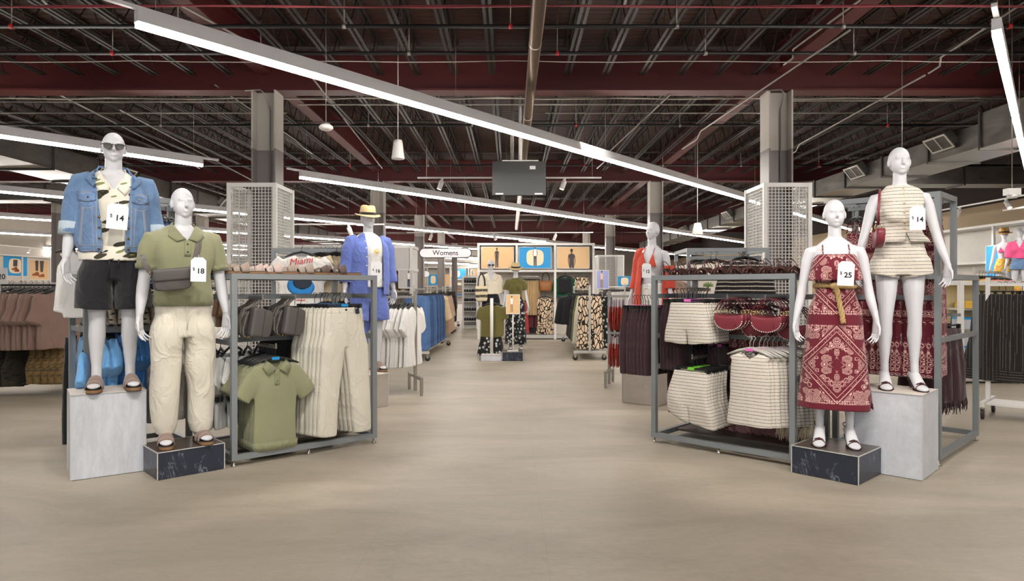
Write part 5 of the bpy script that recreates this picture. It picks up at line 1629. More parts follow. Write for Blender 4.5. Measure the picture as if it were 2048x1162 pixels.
# rack D
dj = hang_top('denim_jacket', '', 'jacket', DENIMDK, .25, .58, .48, .085, .036, seed=25, sang=.25)
rackrow(dj, D_, 13, .10, .25, 2.03, .05, 0, -92, 'deep blue denim jacket on the tall rack top rail, # along', 'denim jackets on the tall rack')
SKYT = fabric('sky_blue_jersey', (112,170,222), .06); MIDT = fabric('cornflower_jersey', (70,128,196), .06); OFFW = fabric('off_white_jersey', (224,216,204), .04)
bt = hang_top('t_shirt', '', 'shirt', SKYT, .25, .72, .2, .1, .03, seed=27, amp=.008)
rackrow(bt, D_, 6, .10, .22, 1.09, .024, 0, 92, 'sky blue T-shirt low on the tall rack, # from its outer post', 'sky blue tees', .08)
rackrow(bt, D_, 8, .255, .26, 1.12, .024, 0, 92, 'cornflower blue T-shirt low on the tall rack, # behind the plinth', 'cornflower tees', .08, keep=False, mats={'garment': MIDT})
rackrow(bt, D_, 9, .47, .25, 1.07, .034, 0, 92, 'off-white T-shirt low on the tall rack beside the polo mannequin, # along', 'off white tees', .08, keep=False, mats={'garment': OFFW})
ws_ = dup(bt, D_(.06, .2, 1.0), D_.rz+R(72), 'sky blue T-shirt turned outward at the end of the tall rack', 'sky blue tees')
b = MB(); b.bb((.04,.238,1.075),(.75,.262,1.10)); b.build('cross_rail', STEEL, D_.o)
CREAMPR = palmprint('beige_resort_print', (196,182,164), (60,60,54), (120,140,130), 14)
cs = hang_top('printed_shirt', '', 'shirt', CREAMPR, .2, .2, .16, .07, .03, seed=29)
rackrow(cs, D_, 8, .12, .25, 1.4, .075, 0, 92, 'beige print shirt folded short behind the black shorts, # along', 'beige print shirts')
b = MB(); b.bb((.04,.238,1.385),(.75,.262,1.41)); b.bb((.04,.05,1.0),(.75,.08,1.02)); b.build('cross_rail', STEEL, D_.o)
lw = hang_top('long_shirt', 'long white shirt hanging beside the denim-jacket mannequin hand', 'shirt', WHITEC, .14, .56, .4, .055, .025, seed=31, sang=.10)
lw.location = at(166, 472, 5.5); lw.rotation_euler.z = R(20)
bk = dup(bp, at(143, 655, 6.1), R(112), 'black trousers hanging at the outer end of the tall denim rack', 'black trousers by the denim rack')
# ---------------------------------------------------------------- column guards
def mesh_guard(label, x0, x1, y0, y1, h=2.89):
    o = thing('mesh_column_guard', label, 'column guard', ((x0+x1)/2, y0, 0))
    w, d = x1-x0, y1-y0
    b = MB()
    for x in (-w/2, w/2):
        for y in (0, d): b.bb((x-.028, y-.028, 0), (x+.028, y+.028, h))
    for z in (.03, h-.03):
        for y in (0, d): b.bb((-w/2, y-.02, z-.03), (w/2, y+.02, z+.03))
        for x in (-w/2, w/2): b.bb((x-.02, 0, z-.03), (x+.02, d, z+.03))
    b.build('frame', WPAINT, o)
    def panel(fixed, horiz, name):
        b = MB(); L = w if horiz else d
        n = int(L/.047)
        for i in range(1, n):
            t = L*i/n
            if horiz: b.bb((-w/2+t-.004, fixed-.004, .05), (-w/2+t+.004, fixed+.004, h-.05))
            else: b.bb((fixed-.004, t-.004, .05), (fixed+.004, t+.004, h-.05))
        n = int(h/.047)
        for i in range(2, n-1):
            z = h*i/n
            if horiz: b.bb((-w/2, fixed-.004, z-.004), (w/2, fixed+.004, z+.004))
            else: b.bb((fixed-.004, 0, z-.004), (fixed+.004, d, z+.004))
        b.build(name, WPAINT, o)
    panel(0, True, 'wire_mesh'); panel(d, True, 'wire_mesh'); panel(-w/2, False, 'wire_mesh'); panel(w/2, False, 'wire_mesh')
    return o
mesh_guard('white wire mesh guard round the column behind the slides rack', -4.12, -3.45, 10.0, 10.78)
mesh_guard('white wire mesh guard round the column behind the heels rack', 3.73, 4.38, 10.0, 10.78)
mesh_guard('distant white wire mesh guard near the blue poster stand', 3.45, 4.45, 26.9, 28.2, 2.65)

# ---------------------------------------------------------------- rails, casters, posters
def caster(o, x, y, r=.05):
    b = MB(); b.tube([(x-.012, y, r), (x+.012, y, r)], r, 14); w_ = b.build('caster_wheel', RUBBER, o)
    b = MB(); b.bb((x-.02, y-.02, r), (x-.015, y+.02, r*2.1)); b.bb((x+.015, y-.02, r), (x+.02, y+.02, r*2.1)); b.bb((x-.02, y-.025, r*2.1), (x+.02, y+.025, r*2.3)); b.build('caster_fork', CHROME, w_)
def rolling_rail(label, p0, p1, z, m=None, name='clothes_rail', wheels=True, tiers=()):
    p0, p1 = Vector(p0), Vector(p1)
    d = p1-p0; L = d.length
    o = thing(name, label, 'clothes rail', (p0.x, p0.y, 0), math.atan2(d.y, d.x))
    m = m or PALEMETAL
    MB().bb((0, -.015, z-.03), (L, .015, z)).build('hang_rail', m, o)
    for t in tiers: MB().bb((0, -.015, t-.03), (L, .015, t)).build('hang_rail', m, o)
    z0 = .13 if wheels else .02
    for x in (.015, L-.015):
        MB().bb((x-.02, -.02, z0), (x+.02, .02, z+.06)).build('upright', m, o)
        if wheels:
            MB().bb((x-.02, -.3, z0), (x+.02, .3, z0+.05)).build('foot_bar', m, o)
            for y in (-.27, .27): caster(o, x, y)
        else:
            b = MB(); b.bb((x-.018, -.33, .19), (x+.018, .33, .225)); b.bb((x-.018, -.33, .02), (x+.018, -.295, .19)); b.bb((x-.018, .295, .02), (x+.018, .33, .19))
            for y in (-.312, .312): b.lathe([(.02, 0), (.02, .01), (.008, .02)], 10, (x, y, 0))
            b.build('foot_bar', m, o)
    if wheels: MB().bb((0, -.2, z0+.01), (L, .2, z0+.03)).build('base_board', m, o)
    return o
SKIN1 = M('print_skin_brown', (130,84,62), .7); SKIN2 = M('print_skin_tan', (214,168,140), .7)
HAIRP = M('print_hair', (52,36,30), .7); NAVYP = M('print_navy', (58,68,84), .7); CHARP = M('print_charcoal', (74,68,72), .7); PINKP = M('print_pale_pink', (226,200,196), .7); TANP = M('print_tan', (170,140,110), .7)
BGTAN = M('poster_tan', (226,188,138), .5, var=.04, vs=2); BGBLUE = M('poster_blue', (26,150,214), .5, var=.06, vs=2); BGGREY = M('poster_grey', (196,192,190), .5, var=.03); BGLIL = M('poster_lilac', (160,168,218), .5, var=.04); BGCREAM = M('poster_cream', (246,226,190), .5)
def poster(label, c, w, h, rz=0, bg=None, fig=None, disc=False, frame=True, name='poster', grp=None, depth=.02):
    """fig = (skin, top, bottom, x, height fraction, z of the feet)"""
    o = thing(name, label, 'poster', c, rz, grp)
    MB().bb((-w/2, -.006, -h/2), (w/2, depth, h/2)).build('panel', bg or BGTAN, o)
    if frame:
        b = MB(); t = .02*max(h, .6)
        for s in (-1, 1):
            b.bb((s*(w/2+t/2)-t/2, -.012, -h/2-t), (s*(w/2+t/2)+t/2, depth, h/2+t)); b.bb((-w/2, -.012, s*(h/2+t/2)-t/2), (w/2, depth, s*(h/2+t/2)+t/2))
        b.build('frame', WPAINT, o)
    if disc:
        b = MB(); P = [(x*.27*w, z*.38*h) for x, z in [(math.copysign(abs(math.cos(t))**.6, math.cos(t)), math.copysign(abs(math.sin(t))**.6, math.sin(t))) for t in [2*math.pi*i/28 for i in range(28)]]]
        b.prism(P, -.0085, -.0062); b.build('printed_disc', BGCREAM, o)
    if fig:
        sk, tm, bm_, fx, k, z0 = fig
        H_ = k*h; X = fx*w; Z = -h/2+z0*h
        top_ = h/2
        def pl(pts): 
            return [(X+x*H_, min(max(Z+z*H_, -h/2), top_)) for x, z in pts]
        y0, y1 = -.011, -.0064
        def piece(n_, m_, polys):
            b = MB()
            for P in polys: b.prism(pl(P), y0, y1)
            b.build(n_, m_, o)
        el = lambda cx, cz, rx, rz_: [(cx+rx*math.cos(t), cz+rz_*math.sin(t)) for t in [2*math.pi*i/14 for i in range(14)]]
        piece('printed_legs', bm_, [[(-.075,.5),(0,.5),(-.01,.02),(-.07,.02)], [(0,.5),(.075,.5),(.075,.02),(.015,.02)]])
        piece('printed_skin', sk, [el(0,.93,.038,.055), [(-.018,.84),(.018,.84),(.018,.9),(-.018,.9)], [(.075,.8),(.105,.79),(.12,.62),(.095,.48),(.08,.5),(.095,.62)], [(-.105,.79),(-.075,.8),(-.09,.62),(-.075,.5),(-.09,.48),(-.115,.62)]])
        piece('printed_top', tm, [[(-.07,.5),(.07,.5),(.07,.68),(.095,.81),(.04,.845),(-.04,.845),(-.095,.81),(-.07,.68)]])
        b = MB(); b.prism(pl(el(0,.955,.042,.042)), -.0125, -.0064); b.build('printed_hair', HAIRP, o)
    return o
def bay(label, x0, x1, y, h, headers, depth=.5, hz=(1.83, 2.5), back=None, shelf_z=(), name='wall_display_bay', rz=0, side=True):
    """white shop bay: posts, back panel, header boxes"""
    w = x1-x0
    o = thing(name, label, 'display bay', (x0, y, 0), rz)
    MB().bb((0, depth-.03, .08), (w, depth, h-.02)).build('back_panel', back or WALLM, o)
    for i in range(headers+1):
        x = w*i/headers
        MB().bb((x-.03, 0, 0), (x+.03, .06, h)).build('post', WPAINT, o)
    for z in hz: MB().bb((-.034, .006, z-.03), (w+.034, depth, z+.03)).build('header_rail', WPAINT, o)
    MB().bb((0, .05, .03), (w, depth, .12)).build('base_plinth', PALEMETAL, o)
    for z in shelf_z: MB().bb((.03, .05, z-.015), (w-.03, depth-.03, z+.015)).build('shelf', PALEMETAL, o)
    if side:
        for x in (0, w): MB().bb((x-.012, .06, .1), (x+.012, depth, h-.02)).build('side_panel', WPAINT, o)
    return o

# ---------------------------------------------------------------- middle racks behind the front pair
E_ = Rack('grey steel rack with a souvenir tee and a camp shirt behind the slides', (-2.87,8.2), 4, .98, .9, 1.83, rails=((1.72,.2),(1.1,.2)), side_rails=(1.1,), shelf=False)
TEEW = fabric('souvenir_tee_cotton', (226,222,216), .04)
mt = hang_top('t_shirt', 'white tee with red script and a blue print behind the slides rack', 'shirt', TEEW, .27, .72, .22, .11, .03, seed=41)
g = [c for c in C.objects if c.parent == mt and c.name.startswith('garment')][0]
S = Surf(g)
RED = M('red_print', (196,40,48), .8); NVY = M('dark_print', (40,50,66), .8)
tp_ = text_part('red_script', 'Miami', .115, RED, g, (0, S.hit(0,-.21)[0].y-.012, -.19), shear=.35); tp_.rotation_euler.y = R(-8)
b = S.patch(lambda u, v: (.16*(2*u-1)*math.sqrt(max(.04, 1-(2*v-1)**2)), -.36-.24*v+.02*math.sin(u*11)), 12, 12, .002); b.build('blue_splash', M('blue_print', (40,130,200), .8), g)
b = S.patch(lambda u, v: (.02+.11*(2*u-1)*math.sqrt(max(.04, 1-(2*v-1)**2)), -.36-.16*v), 10, 10, .003, off=.004); b.build('dark_shape', NVY, g)
b = MB()
for z, w_ in ((-.62,.17), (-.655,.05)): S.line([(-w_, z), (-w_*.3, z+.008), (w_*.2, z-.004), (w_, z+.006)], .006, b)
b.build('red_lettering_line', RED, g)
mt.location = at(603, 491, 8.15); mt.rotation_euler.z = R(4)
wt = dup_src = hang_top('t_shirt', '', 'shirt', WHITEC, .25, .66, .22, .1, .028, seed=43)
index_kids()
row(wt, 4, at(640, 493, 8.3), (.035,.05,0), R(10), 'plain white tee directly behind the souvenir tee, # back', 'white tees behind the souvenir tee')
CAMP = fabric('tan_camp_cotton', (196,180,150), .06)
ca = hang_top('camp_shirt', '', 'shirt', CAMP, .25, .68, .24, .11, .03, seed=45, vneck=.06)
row(ca, 4, at(673, 491, 8.25), (.03,.07,0), R(4), 'tan camp shirt with open collar beside the souvenir tee, # back', 'tan camp shirts')
for s in (-1, 1):
    b = MB(); b.add([(s*.01,-.04,-.29),(s*.06,-.035,-.12),(s*.11,-.04,-.14),(s*.12,-.05,-.2),(s*.07,-.055,-.22)], [(0,1,2,3,4) if s > 0 else (4,3,2,1,0)], True); b.build('collar', CAMP, ca, sol=.004)
bl_ = hang_top('linen_shirt', '', 'shirt', CHAMBRAY, .22, .5, .2, .09, .03, seed=47)
row(bl_, 7, at(648, 590, 7.75), (.05,.02,0), R(60), 'blue linen shirt low beside the trilby mannequin, # along', 'blue linen shirts')
F_ = Rack('grey steel rack with palm tees and dark striped knits behind the heels', (2.12,8.2), -4, .97, .9, 1.83, rails=((1.72,.2),), side_rails=(1.1,), shelf=False)
pt = hang_top('palm_tee', '', 'shirt', fabric('ivory_tee', (236,230,216), .03), .26, .66, .2, .1, .03, seed=49)
g = [c for c in C.objects if c.parent == pt and c.name.startswith('garment')][0]; S = Surf(g)
b = MB(); bt_ = MB()
for x in (-.11, .09):
    S.line([(x, -.50), (x+.012, -.40)], .008, bt_)
    for a_ in range(7):
        t = R(-10+a_*33); S.line([(x+.012, -.40), (x+.012+.06*math.cos(t), -.40+.04*math.sin(t)+.012)], .007, b)
b.build('palm_fronds', M('green_print', (110,140,70), .8), g); bt_.build('palm_trunks', M('brown_print', (130,96,70), .8), g)
row(pt, 4, at(1432, 506, 8.2), (-.05,.09,0), R(-6), 'ivory tee with two printed palm trees behind the heels, # back', 'ivory palm tees')
KN = stripes('black_white_knit', (34,32,34), (214,204,190), .05, .22, second=False)
KNR = stripes('wine_black_knit', (40,30,34), (150,50,60), .04, .3)
kn = hang_top('striped_knit', '', 'jumper', KN, .24, .62, .4, .1, .04, seed=51, sang=.2)
row(kn, 6, at(1490, 500, 8.15), (.012,.06,0), R(-4), 'black knit with thin white stripes beside the palm tees, # back', 'striped knits')
row(kn, 2, at(1478, 508, 8.6), (.02,.05,0), R(-30), 'wine and black striped knit over the striped pile, # back', 'wine knits', keep=False, mats={'garment': KNR})
tk = hang_skirt('white_skirt', '', 'skirt', fabric('white_gauze', (236,228,214), .05), .16, .6, .05, seed=53)
row(tk, 8, at(1330, 548, 8.7), (.045,.0,0), R(-70), 'white gauze skirt between the orange mannequin and the palm tees, # along', 'white gauze skirts')

# white tees on the chrome stand
rolling_rail('chrome T-leg stand holding the white tees beside the trilby mannequin', (-1.78,8.62,0), (-1.22,8.85,0), 1.25, NICKEL, 'tee_stand', wheels=False)
wt2 = hang_top('t_shirt', '', 'shirt', WHITEC, .25, .78, .26, .11, .019, seed=55, amp=.007, hem_flare=.05, voxel=.009)
row(wt2, 17, (-1.77,8.62,1.225), (.033,.0133,0), R(22+52), 'white tee on the chrome stand, # from the trilby mannequin', 'white tees on the chrome stand', .08)
# jeans and jackets going back on a long rail
rolling_rail('long rolling rail of jeans beyond the white tees', (-1.80,12.6,0), (-1.72,16.0,0), 1.34, None)
JDEN = denim('jeans_blue', (74,104,146))
jn = hang_pants('jeans', '', 'jeans', JDEN, .19, 1.03, .26, .105, .088, .035, seed=57, amp=.008, spread=.035)
row(jn, 13, (-1.78,12.75,1.31), (.005,.24,0), R(3), 'blue jeans on the rolling rail, # back', 'jeans on the rolling rail', .15)
index_kids()
for i, o in enumerate([c for c in C.objects if c.get('group') == 'jeans on the rolling rail']):
    if i in (3, 4, 7, 9, 11):
        for ch in kids(o):
            if ch.name.startswith('garment'):
                ch.material_slots[0].link = 'OBJECT'; ch.material_slots[0].material = DENIMDK
rolling_rail('rolling rail of beige jackets beyond the jeans', (-1.95,16.6,0), (-2.0,20.2,0), 1.34, None)
BEI = fabric('beige_cotton_twill', (206,182,146), .06); TAUP = fabric('taupe_twill', (176,148,124), .06)
bj = hang_top('jacket', '', 'jacket', BEI, .26, .68, .56, .1, .05, seed=59, sang=.2)
row(bj, 6, (-1.9,16.7,1.31), (-.01,.27,0), R(8), 'beige cotton jacket on the rail past the jeans, # back', 'beige jackets')
row(bj, 5, (-1.95,18.4,1.31), (-.01,.32,0), R(8), 'taupe jacket on the rail past the jeans, # back', 'taupe jackets', keep=False, mats={'garment': TAUP})
bs = hang_skirt('long_skirt', '', 'skirt', TAUP, .17, .95, .12, seed=61)
row(bs, 6, (-1.8,17.3,1.25), (0,.3,0), R(5), 'long taupe skirt low on the beige jacket rail, # back', 'long taupe skirts')
rolling_rail('rolling rail of black trousers in the distance beside the shoe shelves', (-2.0,21,0), (-2.1,24,0), 1.34, None)
row(bp, 8, (-2.0,21.1,1.31), (-.01,.33,0), R(5), 'black trousers on the distant rolling rail, # back', 'distant black trousers', keep=False)
# department sign
def pill(label, c, w, h, m=None, text=None, name='department_sign'):
    o = thing(name, label, 'sign', c)
    def pp(w, h): return [(x*1, z*1) for x, z in [((w/2-h/2)*(1 if math.cos(t) > 0 else -1)+h/2*math.cos(t), h/2*math.sin(t)) for t in [R(-90)+math.pi*i/12 for i in range(13)]+[R(90)+math.pi*i/12 for i in range(13)]]]
    MB().prism(pp(w, h), -.018, .018).build('panel', CARD, o)
    b = MB(); b.tube([(x, 0, z) for x, z in pp(w+.02, h+.02)], .014, 6, closed=True); b.build('edge', M('sign_edge', (70,70,72), .5), o)
    if text: text_part('lettering', text, h*.8, INK, o, (0, -.0195, .0), bold=.001)
    for s in (-1, 1): MB().tube([(s*w*.38, 0, h/2), (s*w*.38, 0, ZD-c[2])], .005, 4).build('suspension_wire', NICKEL, o)
    return o
pill('white pill-shaped hanging sign reading Womens', at(891, 506, 17), 1.27, .215, text='Womens')
pill('small blank pill-shaped sign beyond the Womens sign', at(842, 548, 34), .85, .3)

# ---------------------------------------------------------------- centre bay with posters
Yg = 17.9
G = bay('white display bay with three posters facing the aisle', at(957,0,Yg).x, at(1187,0,Yg).x, Yg, 2.52, 3, hz=(1.80, 2.5))
for i, (x0, x1, bg, fig, disc, lab) in enumerate(((961,1029,BGTAN,(SKIN1,CHARP,CHARP,-.02,.95,.02),False,'tan poster of a person standing in a dark jumpsuit'),
        (1036,1104,BGBLUE,(SKIN1,CARD,NAVYP,0,.95,.1),True,'blue poster with a cream rounded square and a person in sunglasses'),
        (1112,1180,BGTAN,(SKIN1,CHARP,CHARP,-.05,1.55,-.62),False,'tan poster of a person in a dark sleeveless set, cropped at the knee'))):
    a, b_ = at(x0, 493, Yg), at(x1, 538, Yg)
    poster(lab, ((a.x+b_.x)/2, Yg+.02-.06, (a.z+b_.z)/2), b_.x-a.x-.06, a.z-b_.z-.04, 0, bg, fig, disc)
def pillar_rail(x0, x1, z): MB().bb((x0-G.location.x, .2, z-.02), (x1-G.location.x, .23, z+.01)).build('hang_rail', PALEMETAL, G)
KH = fabric('khaki_twill', (176,146,104), .06)
kh = hang_pants('trousers', '', 'trousers', KH, .18, .92, .28, .11, .1, .03, seed=63, amp=.008)
row(kh, 7, (at(1049,0,Yg).x, Yg+.12, 1.66), (.055,0,0), R(70), 'khaki trousers in the centre bay, # from the trilby', 'khaki trousers in the centre bay')
pillar_rail(at(1045,0,Yg).x, at(1078,0,Yg).x, 1.66)
TOTE = M('tan_leather', (150,96,48), .5, var=.1)
def tote(label, loc, rz, m, w=.34, h=.27, name='tote_bag', hl=.22, stripes_=None):
    o = thing(name, label, 'bag', loc, rz)
    b = MB(); b.loft([ring((0,0,z), w/2*k, .06*k2, 28, 3) for z, k, k2 in ((-h,.8,.9),(-h*.85,.98,1.05),(-h*.4,1.03,1.0),(0,.97,.8))]); b.build('pouch', m, o)
    b = MB()
    for y in (-.05, .05): b.tube([(w*.28*math.cos(t), y, hl*math.sin(t)**.8 if math.sin(t) > 0 else 0) for t in [math.pi*i/12 for i in range(13)]], .008, 6)
    b.build('handles', BLACKP if m is not STRAWD else STRAWD, o)
    return o
q = at(1092, 566, Yg); tote('tan leather tote hanging in the centre bay', (q.x, Yg+.15, q.z+.06), 0, TOTE)
ld = hang_top('leaf_dress', 'cream leaf print dress on the lower rail of the centre bay', 'dress', LEAFBW, .2, .98, .16, .09, .04, seed=65, hem_flare=.06)
q = at(1091, 588, Yg); ld.location = (q.x, Yg+.15, q.z+.02)
ls = hang_skirt('leaf_skirt', 'cream leaf print skirt high in the centre bay beside the green blouse', 'skirt', LEAFBW, .18, .36, .04, seed=66)
q = at(1164, 550, Yg); ls.location = (q.x, Yg+.15, q.z+.05)
GREENB = fabric('dark_green_satin', (30,84,62), .08)
gb = hang_top('green_blouse', 'dark green blouse under a black top in the centre bay', 'shirt', GREENB, .25, .55, .3, .1, .04, seed=67, sang=.25)
q = at(1131, 548, Yg); gb.location = (q.x, Yg+.17, q.z+.04)
bt2 = hang_top('black_bustier', 'black strappy top hung over the green blouse', 'top', BLACKC, .18, .42, 0, .08, .04, .11, seed=68)
bt2.location = (q.x, Yg+.09, q.z+.02)
pl_ = dup(kh, (at(1056,0,Yg).x, Yg+.12, .98), R(20), 'black trousers low in the centre bay under the khaki pairs', 'black trousers in the centre bay', mats={'garment': BLACKC}, scale=(1,1,.8))
pl2 = dup(kh, (at(1068,0,Yg).x, Yg+.12, 1.02), R(30), 'dark plaid trousers low in the centre bay beside the leaf dress', 'black trousers in the centre bay', mats={'garment': KNR}, scale=(1,1,.7))
rs_ = hang_skirt('red_skirt', 'coral red skirt hanging beyond the straw-hat mannequin', 'skirt', fabric('coral_red', (196,70,70), .06), .14, .7, .08, seed=69)
rs_.location = at(1040, 596, 15.2)+Vector((0,0,.02)); 

# centre mannequins, tee rack and sign stands
plinth('white base plinth under the olive tee stand', at(962,722,12.6).xy.to_3d(), at(1003,722,12.6).xy.to_3d(), .45, .11, CONCR, CONCTOP)
plinth('low black marble plinth at the end of the central aisle', at(1004.5,722,12.6).xy.to_3d(), at(1046,722,12.6).xy.to_3d(), .5, .17, MARB, MARBTOP)
fbody = get_body('f', R(6), heel=HL, armout=.02)
m7 = mannequin('mannequin', 'white female mannequin in sunglasses, ivory blouse and black trousers at the aisle end', (-.42,14.7,.15), R(4), fbody, 0)
top(m7, 'blouse', BLOUSE, FT, FARM, 1.07, 0, lambda z: .03, .03, HL, 1.08, .03, OR(neckcut(1.50, .07, .07, .016, .16, .06)), .008, seed=5, flare=.03)
q_ = next(c for c in C.objects if c.parent == m7 and c.name.startswith('blouse'))
collar(q_, Surf(q_), BLOUSE, [(.07,1.50),(.07,1.45),(.03,1.36)], [(.11,1.49),(.155,1.44),(.09,1.34)], 'collar', .012, (1.535,.07,.07))
legs(m7, 'trousers', BLACKC, FT, 1.16, .88, .12, .018, [(.95,.085,.105,.12,.014),(.6,.098,.105,.12,.014),(.12,.104,.12,.14,.014)], (0,0,0), HL, .004)
sg2 = dup(sg, parent=m7); index_kids()
for ch in kids(sg):
    if not [c for c in C.objects if c.parent == sg2]: pass
sg2.location = (0, -.085, 1.69)
tb = tote('striped cream and black tote on the arm of the sunglasses mannequin', at(963, 572, 14.55), R(10), stripes('tote_stripe', (230,214,180), (30,28,28), .13, .45, second=False, var=.02), .26, .33, hl=.25)
m8 = mannequin('mannequin', 'white female mannequin in straw hat, olive tee and floral trousers at the aisle end', (.11,14.6,.05), R(2), fbody, 0)
top(m8, 't_shirt', OLIVEJ, FT, FARM, 1.10, 0, .024, .024, HL, 1.26, .026, neckcut(1.50, .07, .07, .016), .005, seed=6)
legs(m8, 'trousers', BLACKLEAF, FT, 1.14, .88, .10, .018, [(.95,.085,.11,.12,.014),(.6,.098,.115,.12,.014),(.10,.104,.13,.14,.014)], (0,0,0), HL, .005)
fedora(m8, 1.735, STRAW, BLACKC, .02, R(8), 1.12)
for m_ in (m7, m8):
    for s in (-1, 1): heel_sandal(m_, s*.10, .02, s)
ot = hang_top('olive_tee', '', 'shirt', OLIVEJ, .215, .62, .18, .1, .035, seed=71, amp=.008, sang=.2)
row(ot, 5, at(984, 598, 12.95), (.004,.07,0), R(2), 'olive tee on the white aisle-end stand, # back', 'olive tees on the aisle stand')
fs_ = hang_skirt('floral_skirt', '', 'skirt', BLACKLEAF, .19, .38, .06, seed=72)
row(fs_, 5, at(981, 660, 12.95), (.004,.07,0), R(2), 'black floral skirt under the olive tees, # back', 'floral skirts on the aisle stand')
def stand(label, base, z, r=.022, m=None, foot=(.3,.3), name='sign_stand'):
    o = thing(name, label, 'stand', base)
    MB().tube([(0,0,.01),(0,0,z-base[2])], r, 10).build('pole', m or WPAINT, o)
    if foot: MB().bb((-foot[0]/2, -foot[1]/2, 0), (foot[0]/2, foot[1]/2, .012)).build('foot_plate', m or WPAINT, o)
    return o
pb_ = at(983, 720, 12.6)
st_ = stand('thick white pole of the olive tee stand', (pb_.x, 12.72, .1115), 1.16, .03, None, (.12,.12), 'tee_stand')
b = MB(); b.bar((0,0,1.03),(0,.62,1.03), .02, .03); b.bar((0,0,.52),(0,.62,.52), .02, .03); b.build('display_arm', WPAINT, st_)
q = at(1026, 609, 12.55)
stand('thin white pole of the framed poster before the straw-hat mannequin', (q.x, 12.78, .1715), q.z-.19, .012, None, (.2,.16))
poster('small framed tan poster of a person in patterned trousers on a thin pole', (q.x, 12.76, q.z), .235, .345, 0, BGTAN, (SKIN2, CARD, TANP, -.1, .9, .05), name='framed_poster')

# ---------------------------------------------------------------- womens rails on the far side of the aisle
rolling_rail('rolling rail of leaf print skirts before the centre bay', (1.48,12.75,0), (1.6,17.2,0), 1.34, None)
lk = hang_skirt('leaf_skirt', '', 'skirt', LEAFBW, .21, 1.0, .06, seed=74)
row(lk, 3, (1.50,12.85,1.31), (.01,.12,0), R(-4), 'long leaf print skirt on the rolling rail, # back', 'leaf skirts on the rail')
bk2 = hang_skirt('floral_skirt', '', 'skirt', BLACKLEAF, .18, .98, .04, seed=75)
row(bk2, 3, (1.74,12.95,1.30), (.02,.1,0), R(-4), 'black floral skirt beside the leaf print skirt, # back', 'floral skirts on the rail')
for i, (mm_, nm_, n_) in enumerate(((CREAM, 'cream', 2), (fabric('olive_twill', (112,112,66), .06), 'olive', 2), (BLACKC, 'black', 6))):
    row(bs, n_, (1.50+.01*i, 13.4+.5*i, 1.31), (.01,.3 if i > 1 else .22,0), R(-5), nm_+' long skirt on the leaf skirt rail, # back', nm_+' skirts on the leaf rail', keep=False, mats={'garment': mm_})
index_kids()
dup(bj, (1.35,15.2,1.31), R(-30), 'black jacket among the black skirts on the leaf rail', 'black skirts on the leaf rail', {'garment': BLACKC})
q = at(1198, 559, 13.2)
stand('thin pole of the lilac poster behind the leaf skirts', (q.x+.08, 13.3, 0), q.z-.17, .012, PALEMETAL)
poster('lilac poster of a person in a printed suit above the leaf skirts', (q.x+.08, 13.28, q.z), .225, .345, 0, BGLIL, (SKIN2, PINKP, TANP, -.08, .95, .03), name='framed_poster')
# red swimwear on clear hangers
rolling_rail('nickel T-leg stand of red swimwear beside the orange mannequin', (1.36,9.5,0), (1.84,9.35,0), 1.25, NICKEL, 'swimwear_stand', wheels=False, tiers=(.74,))
REDS = fabric('brick_red_swim', (178,58,46), .1)
sw = thing('string_bikini', '', 'swimwear', (0,0,-9))
b = MB(); b.bb((-.12, -.004, -.17), (.12, .004, -.05)); b.tube([(0,0,-.05),(0,0,-.01),(.012,0,.004),(0,0,.012)], .003, 5); b.build('clear_hanger', CLEARP, sw)
b = MB(); q_ = random.Random(8)
for i in range(16):
    x = -.12+.016*i
    b.tube([(x, 0, -.15), (x+q_.uniform(-.02,.02), q_.uniform(-.01,.01), -.28), (x+q_.uniform(-.03,.03), q_.uniform(-.02,.02), -.40-q_.uniform(0,.08))], .006, 5)
for s in (-1, 1): b.prism([(s*.02,-.18),(s*.11,-.18),(s*.065,-.30)], -.008, .008)
b.build('strings', REDS, sw)
row(sw, 12, (1.39,9.49,1.24), (.04,-.0125,0), R(75), 'red string swimwear on the upper tier, # along from the aisle', 'red swimwear upper tier', .1)
row(sw, 12, (1.39,9.49,.73), (.04,-.0125,0), R(75), 'red string swimwear on the lower tier, # along from the aisle', 'red swimwear lower tier', .1, keep=False)
DOTS = blossoms('red_white_dots', (120,36,32), (238,226,214), 24, .3)
row(sw, 5, (1.42,9.62,1.1), (.09,-.02,0), R(70), 'red and white printed string swimwear behind the upper tier, # along', 'printed swimwear', .1, keep=False, mats={'strings': DOTS})
q = at(1249, 563, 24)
stand('pole of the blue poster stand beyond the swimwear', (q.x, 24, 0), q.z-.25, .02, PALEMETAL)
poster('blue poster with a cream rounded square on a stand beyond the swimwear', (q.x, 23.97, q.z), .5, .36, 0, BGBLUE, None, True, name='framed_poster')
# ---------------------------------------------------------------- mens side bays and rails
G2 = bay('white poster bay behind the trilby mannequin', at(735,0,14).x, at(822,0,14).x, 14, 2.22, 1, hz=(1.73, 2.2), shelf_z=(1.28,), depth=.9)
a, b_ = at(741, 496, 14), at(817, 538, 14)
poster('grey poster of a person in a pale top and wide trousers above the clogs', ((a.x+b_.x)/2, 13.97, (a.z+b_.z)/2), b_.x-a.x, a.z-b_.z, 0, BGGREY, (SKIN2, PINKP, NAVYP, .02, .95, .02))
q = at(812, 558, 13.8)
poster('small grey poster of a person in jeans hanging beside the clogs', (q.x, 13.8, q.z), .28, .36, 0, BGGREY, (SKIN2, CARD, NAVYP, .2, .92, .03), name='framed_poster')
CLOG = M('mustard_clog', (206,150,60), .7)
cg = thing('clog', '', 'shoe', (0,0,-9), 0)
b = MB(); b.limb([(0,.11,.04,.03,.035),(0,.05,.045,.037,.042),(0,-.04,.045,.042,.045),(0,-.11,.035,.04,.033),(0,-.14,.03,.02,.018)], 14, V0=(0,0,1)); b.build('upper', CLOG, cg)
